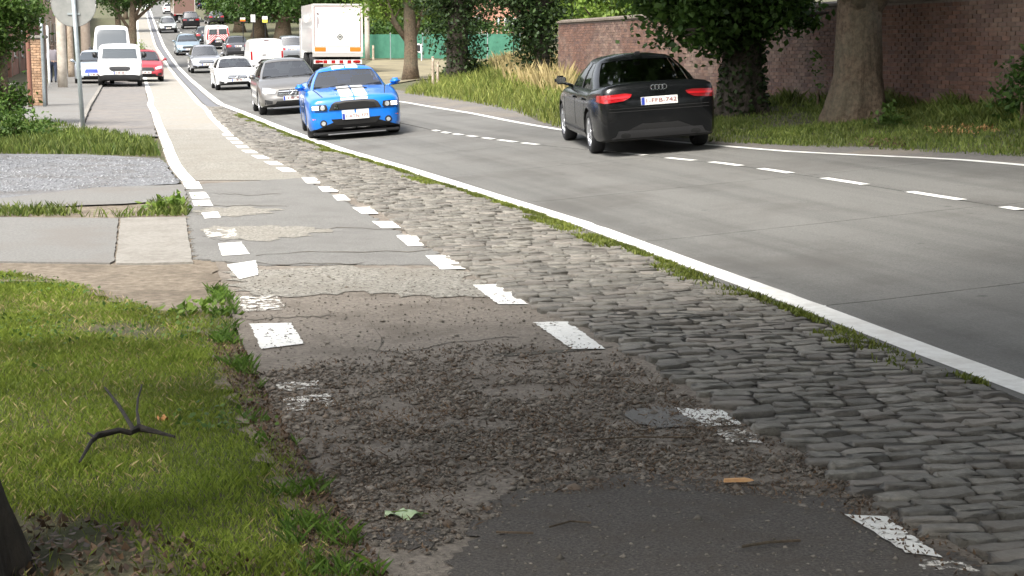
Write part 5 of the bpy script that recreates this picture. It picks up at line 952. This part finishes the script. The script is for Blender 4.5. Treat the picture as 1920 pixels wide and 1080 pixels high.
for x, y, wd, hh, m1, m2, lab in [(462,38,.34,.24,'orange','plate','small orange and white sign under the dark avenue trees'),(481,36,.3,.5,'plate','plate','small plain white sign under the dark avenue trees'),(503,38,.36,.42,M('sign_yellow', (.65,.6,.08)),'plate','small yellow and white sign under the dark avenue trees')]:
    d = 112; X = (x-960)/F*d; z = H + (100-y)*d/F; g0 = Gz(X, d); t = thing('small_sign', lab, 'sign', (X, d, g0)); q = MB(); q.tube([(0,.03,-.1),(0,.03,z-g0+hh/2)], .03, 8); q.build('pole', 'rubber', t)
    q = MB(); q.box(-wd/2-.04, wd/2+.04, -.01, .01, z-g0-hh/2-.04, z-g0+hh/2+.04); bo = q.build('board', 'rubber', t); q = MB(); q.box(-wd/2, wd/2, -.018, -.012, z-g0-hh/2, z-g0); q.build('board_face', m1, bo); q = MB(); q.box(-wd/2, wd/2, -.018, -.012, z-g0+.003, z-g0+hh/2); q.build('board_face', m2, bo)
t = thing('sign_frame', 'small white framed notice on the field left of the ivy clad tree', 'sign', P(783,114)); q = MB()
for x in (-.25, .25): q.tube([(x,0,-.1),(x,0,1.1)], .03, 6)
q.build('legs', 'frame', t)
q = MB(); q.box(-.28, .28, -.035, -.02, .5, 1.1); bo = q.build('board', 'frame', t); q = MB(); q.box(-.18, .18, -.042, -.037, .6, 1.0); q.build('notice', 'black', bo)
# house behind the field
Xh, Yh = (925-960)/F*130, 130.; gh = Gz(Xh, Yh) - .3; t = thing('brick_house', 'small red brick house gable behind the green fence', 'house', (Xh, Yh, gh), R(-6))
q = MB(); q.add([(-2.6,0,0),(2.6,0,0),(2.6,0,2.9),(-.4,0,4.6),(-2.6,0,3.2),(-2.6,7,0),(2.6,7,0),(2.6,7,2.9),(-.4,7,4.6),(-2.6,7,3.2)], [(0,1,2,3,4),(9,8,7,6,5),(1,6,7,2),(5,0,4,9),(0,5,6,1)]); q.build('wall', 'pink', t)
q = MB()
for a, b in (((-.4,4.62),(2.95,2.72)), ((-.4,4.62),(-2.95,3.0))): q.add([(a[0],-.3,a[1]),(b[0],-.3,b[1]),(b[0],7.3,b[1]),(a[0],7.3,a[1]),(a[0],-.3,a[1]+.12),(b[0],-.3,b[1]+.12),(b[0],7.3,b[1]+.12),(a[0],7.3,a[1]+.12)], [(0,1,2,3),(7,6,5,4),(0,4,5,1),(1,5,6,2),(2,6,7,3),(3,7,4,0)])
q.build('roof', 'roof', t)
for x0, x1, z0, z1 in ((-2.0,-.9,1.3,2.6),(.9,2.2,1.5,2.5)):
    q = MB(); q.box(x0, x1, -.05, .06, z0, z1); wi = q.build('window', 'frame', t); q = MB(); q.box(x0+.08, (x0+x1)/2-.03, -.06, -.052, z0+.08, z1-.08); q.box((x0+x1)/2+.03, x1-.08, -.06, -.052, z0+.08, z1-.08); q.build('pane', 'glassdark', wi)
q = MB(); q.box(-2.62, -.6, -.04, -.01, .2, 1.25); q.build('white_plinth', 'render', t)
# terrace along the left pavement
def terrace(i, Y0, Y1, v, hh, wallm, label):
    a = Vector((float(lineL(Y0)) + v/COS, Y0, 0)); b = Vector((float(lineL(Y1)) + v/COS, Y1, 0)); Lh = (b-a).length; g = Gz(a.x, a.y) - .2; gs = (Gz(b.x, b.y) - .2 - g)
    t = thing('terrace_house', label, 'house', (a.x, a.y, g), math.atan2(b.y-a.y, b.x-a.x), 'houses along the left pavement')       # local +x up the street, -y towards the road
    q = MB(); q.box(.02, Lh-.02, 0, 7, -.6, hh); q.build('wall', wallm, t)
    q = MB(); q.add([(0,-.3,hh-.02),(Lh,-.3,hh-.02),(Lh,3.5,hh+2.6),(0,3.5,hh+2.6),(Lh,7.3,hh-.02),(0,7.3,hh-.02),(0,-.3,hh-.14),(Lh,-.3,hh-.14),(Lh,7.3,hh-.14),(0,7.3,hh-.14)], [(0,1,2,3),(3,2,4,5),(6,7,1,0),(5,4,8,9),(0,3,5,9,6),(1,7,8,4,2),(6,9,8,7)]); q.build('roof', 'roof', t)
    n = max(2, int(Lh/3)); st = Lh/n
    for k in range(n):
        cx = st*(k+.5)
        for fl in range(2):
            if fl == 0 and k % 2 == 0:
                q = MB(); q.box(cx-.5, cx+.5, -.04, .05, gs*cx/Lh, gs*cx/Lh+2.2, bev=.01); dr = q.build('door', M('door_paint', (.12,.07,.05), rough=.4), t); q = MB(); q.box(cx+.3, cx+.36, -.1, -.045, 1.0, 1.15); q.build('handle', 'chrome', dr); continue
            z0 = 1.0 + fl*2.9 + gs*.3; q = MB(); q.box(cx-.6, cx+.6, -.03, .06, z0, z0+1.5); wi = q.build('window', 'frame', t)
            for sx in (-1, 1): q = MB(); q.box(*sorted((cx+sx*.03, cx+sx*.54)), -.04, -.032, z0+.06, z0+1.44); q.build('pane', 'glassdark', wi)
            q = MB(); q.box(cx-.7, cx+.7, -.12, -.031, z0-.1, z0-.01); q.build('sill', 'slab', wi)
    for x in (.25, Lh-.25): q = MB(); q.box(x-.2, x+.2, -.1, -.005, -.5, hh-.15); q.build('pilaster', wallm, t)
    return t
terrace(0, 58, 84, -9.6, 5.6, 'brickface', 'brown brick house nearest on the left behind the shrub')
terrace(1, 84.3, 112, -9.0, 6.0, M('brick_dark', (.2,.1,.075), (.28,.15,.11), 3, .9), 'dark brick house left, behind the round sign')
terrace(2, 112.3, 150, -8.6, 6.2, M('brick_pale', (.42,.3,.23), (.5,.38,.3), 3, .9), 'pale brick house left of the tall white van')
terrace(3, 150.3, 215, -8.6, 6.0, M('brick_rose', (.3,.17,.13), (.4,.25,.2), 3, .9), 'farthest brick house on the left up the hill')
t = thing('brick_pier', 'pale orange brick gate pier at the left pavement', 'gate pier', P(76,201,-.02)); q = MB(); z = 0
bpm = M('pier_brick', (.28,.17,.1), (.38,.25,.16), 6, .9, .3, 40, island=.25)
q.box(-.17, .17, -.17, .17, -.1, 2.0); q.build('core', 'mortar', t)
for k in range(26):
    for j, (x0, x1) in enumerate(((-.19,-.005),(.005,.19)) if k % 2 else ((-.19,-.1),(-.09,.09),(.1,.19))): q = MB(); q.box(x0, x1, -.19, -.171, .01+k*.076, .075+k*.076); q.build('brick', [bpm], t)
q = MB(); q.box(-.24, .24, -.24, .24, 2.003, 2.1, bev=.02); q.build('cap', 'slab', t)
t = thing('low_wall', 'low brick garden wall at the left edge behind the grass', 'wall', P(2,208,-.02), R(102)); q = MB(); q.box(-1.5, 4.5, 0, .25, -.2, .62); q.build('core', 'brickface', t); q = MB(); q.box(-1.55, 4.55, -.05, .3, .623, .70, bev=.01); q.build('coping', 'slab', t)
# ------------------------------------------------------------------ person on the left pavement
def person(base, rz):
    t = thing('person', 'person in grey top and dark trousers walking on the left pavement', 'person', base, rz); me = bpy.data.meshes.new('m')
    J = [((0,0,.95),.15),((0,.01,1.15),.14),((0,.02,1.36),.16),((0,.02,1.5),.06),((0,-.01,1.58),.085),((0,-.01,1.69),.095),((.19,.02,1.41),.065),((.25,.05,1.13),.05),((.23,-.10,.90),.035),((-.19,.02,1.41),.065),((-.26,.0,1.13),.05),((-.24,.08,.9),.035),((.10,0,.86),.10),((.11,-.14,.48),.065),((.11,-.10,.10),.045),((.11,-.25,.05),.04),((-.10,0,.86),.10),((-.11,.10,.48),.065),((-.11,.26,.12),.045),((-.11,.13,.05),.04)]
    E_ = [(0,1),(1,2),(2,3),(3,4),(4,5),(2,6),(6,7),(7,8),(2,9),(9,10),(10,11),(0,12),(12,13),(13,14),(14,15),(0,16),(16,17),(17,18),(18,19)]
    me.from_pydata([j[0] for j in J], E_, []); o = bpy.data.objects.new('body', me); C.objects.link(o)
    md = o.modifiers.new('s', 'SKIN'); me.skin_vertices[0].data[0].use_root = True
    for i, j in enumerate(J): me.skin_vertices[0].data[i].radius = (j[1], j[1])
    o.modifiers.new('d', 'SUBSURF').levels = 2; bpy.context.view_layer.update(); m2 = bpy.data.meshes.new_from_object(o.evaluated_get(bpy.context.evaluated_depsgraph_get())); bpy.data.objects.remove(o)
    for m in (M('skin', (.5,.33,.25), rough=.6), M('grey_top', (.22,.2,.22), rough=.9), M('trousers', (.03,.04,.07), rough=.9), M('hair', (.06,.04,.03), rough=.8), M('shoes', (.02,.02,.02))): m2.materials.append(m)
    for p in m2.polygons:
        z = p.center.z; p.material_index = 4 if z < .1 else 2 if z < .95 and abs(p.center.x) < .215 else 0 if z < .98 else 1 if z < 1.49 else 3 if (z > 1.67 or p.center.y > .02) else 0; p.use_smooth = True
    link('body', m2, t)
person(P(101,158,.05), R(190))
# ------------------------------------------------------------------ small things in the foreground
t = thing('fallen_branch', 'dark forked dead branch lying on the lawn', 'branch', P(240,838)); b0 = Vector(P(240,838)); q = MB()
def br(pts, r): q.tube([Vector(P(x, y, dz)) + Vector((0,0,.025)) - b0 for x, y, dz in pts], r, 8, wob=.6)
br([(150,886,.02),(172,852,.03),(185,846,.045),(225,838,.05),(245,836,.035),(262,829,.04),(290,832,.03),(328,836,.015)], [.005,.009,.013,.012,.011,.014,.011,.005])
br([(252,833,.04),(225,800,.07),(198,771,.09)], [.010,.008,.005]); br([(262,826,.045),(258,808,.07),(260,788,.08),(268,769,.1)], [.008,.006,.005,.003]); br([(180,850,.04),(166,843,.05)], [.008,.004]); q.build('limb', 'deadwood', t)
t = thing('wood_chip', 'pale orange splinter of wood on the dark asphalt edge', 'wood', P(1384,909,.014), R(6)); q = MB(); s_ = 520
q.add([(-.06,-.010,0),(.035,-.014,0),(.065,.0,.002),(.03,.012,0),(-.058,.010,0),(-.058,-.008,.013),(.03,-.011,.014),(.055,0,.009),(.028,.009,.013),(-.055,.008,.012)], [(4,3,2,1,0),(5,6,7,8,9),(0,1,6,5),(1,2,7,6),(2,3,8,7),(3,4,9,8),(4,0,5,9)]); q.build('splinter', M('fresh_wood', (.6,.32,.14), (.7,.42,.2), 30, .7), t)
def crumple(name, label, cat, px, w_, d_, m, seed):
    r = random.Random(seed); n, k = 9, 5; v = []
    for i in range(n):
        for j in range(k): x = i/(n-1)*2-1; y = j/(k-1)*2-1; e = math.sqrt(max(.05, 1-x*x*.9)); v.append((x*w_/2 + r.uniform(-.003,.003), y*d_/2*e + r.uniform(-.003,.003), .018 + .014*math.sin(x*5+y*2) + r.uniform(-.004,.006) - .008*abs(y)))
    f = [(i*k+j, i*k+k+j, i*k+k+j+1, i*k+j+1) for i in range(n-1) for j in range(k-1)]; t = thing(name, label, cat, P(*px, .0), R(4)); link('blade', mesh(v, f), t, [m], True); q = MB(); q.tube([(-w_/2,0,.02),(0,0,.026),(w_/2+.02,0,.012)], .002, 5); q.build('stalk', 'leafC', t)
crumple('fallen_leaf', 'large pale green leaf lying at the muddy path edge', 'leaf', (758,970), .14, .06, M('pale_leaf', (.28,.4,.2), (.45,.55,.36), 30, .6), 1)
crumple('fallen_leaf', 'orange brown curled leaf on the lawn above the branch', 'leaf', (306,790), .05, .035, M('rust_leaf', (.4,.15,.05), (.5,.25,.1), 30, .7), 2)
for k, (pts, r, lab) in enumerate([([(1392,1034),(1440,1026),(1500,1022)], .006, 'mossy stick on the dark asphalt near the bottom'), ([(1030,996),(1070,985),(1108,988)], .004, 'short dark twig on the dark asphalt'), ([(930,1006),(1000,1008)], .005, 'flat brown twig at the left asphalt edge'), ([(1300,826),(1180,826),(1090,832)], .004, 'long thin twig in the gravel'), ([(1850,890),(1800,880)], .004, 'thin twig on the cobbles at the right edge')]):
    b0 = Vector(P(*pts[0])); t = thing('twig', lab, 'twig', b0); q = MB(); q.tube([Vector(P(x, y, .012+r)) - b0 for x, y in pts], r, 6, wob=.3); q.build('stem', 'bark', t)

# dark undergrowth that closes the view behind the avenue and the field
def thicket(label, x0, x1, d, h, n, size, m):
    X = (rng.uniform(x0, x1, n)-960)/F*d; Y = d + rng.normal(0, 1.5, n); z = G(X, Y) + h*rng.uniform(0, 1, n)**.8*(.65 + .5*vnoise(X, Y, .35, 3)); v, f = leaves(np.stack([X, Y, z], 1), (0,0,1), size*rng.uniform(.6, 1.3, n)); stuff('thicket', v, f, m, label, 'bushes')
thicket('dark undergrowth behind the avenue trees', 395, 720, 190, 6, 9000, .5, 'leafA')
thicket('dark hedge along the far side of the field', 660, 1010, 112, 2.6, 6000, .28, 'leafA')
thicket('pale green woods closing the top of the hill', 180, 460, 330, 10, 7000, .9, 'leafB')
thicket('bushes beyond the brick wall', 1050, 1500, 75, 4.2, 9000, .25, 'leafA')
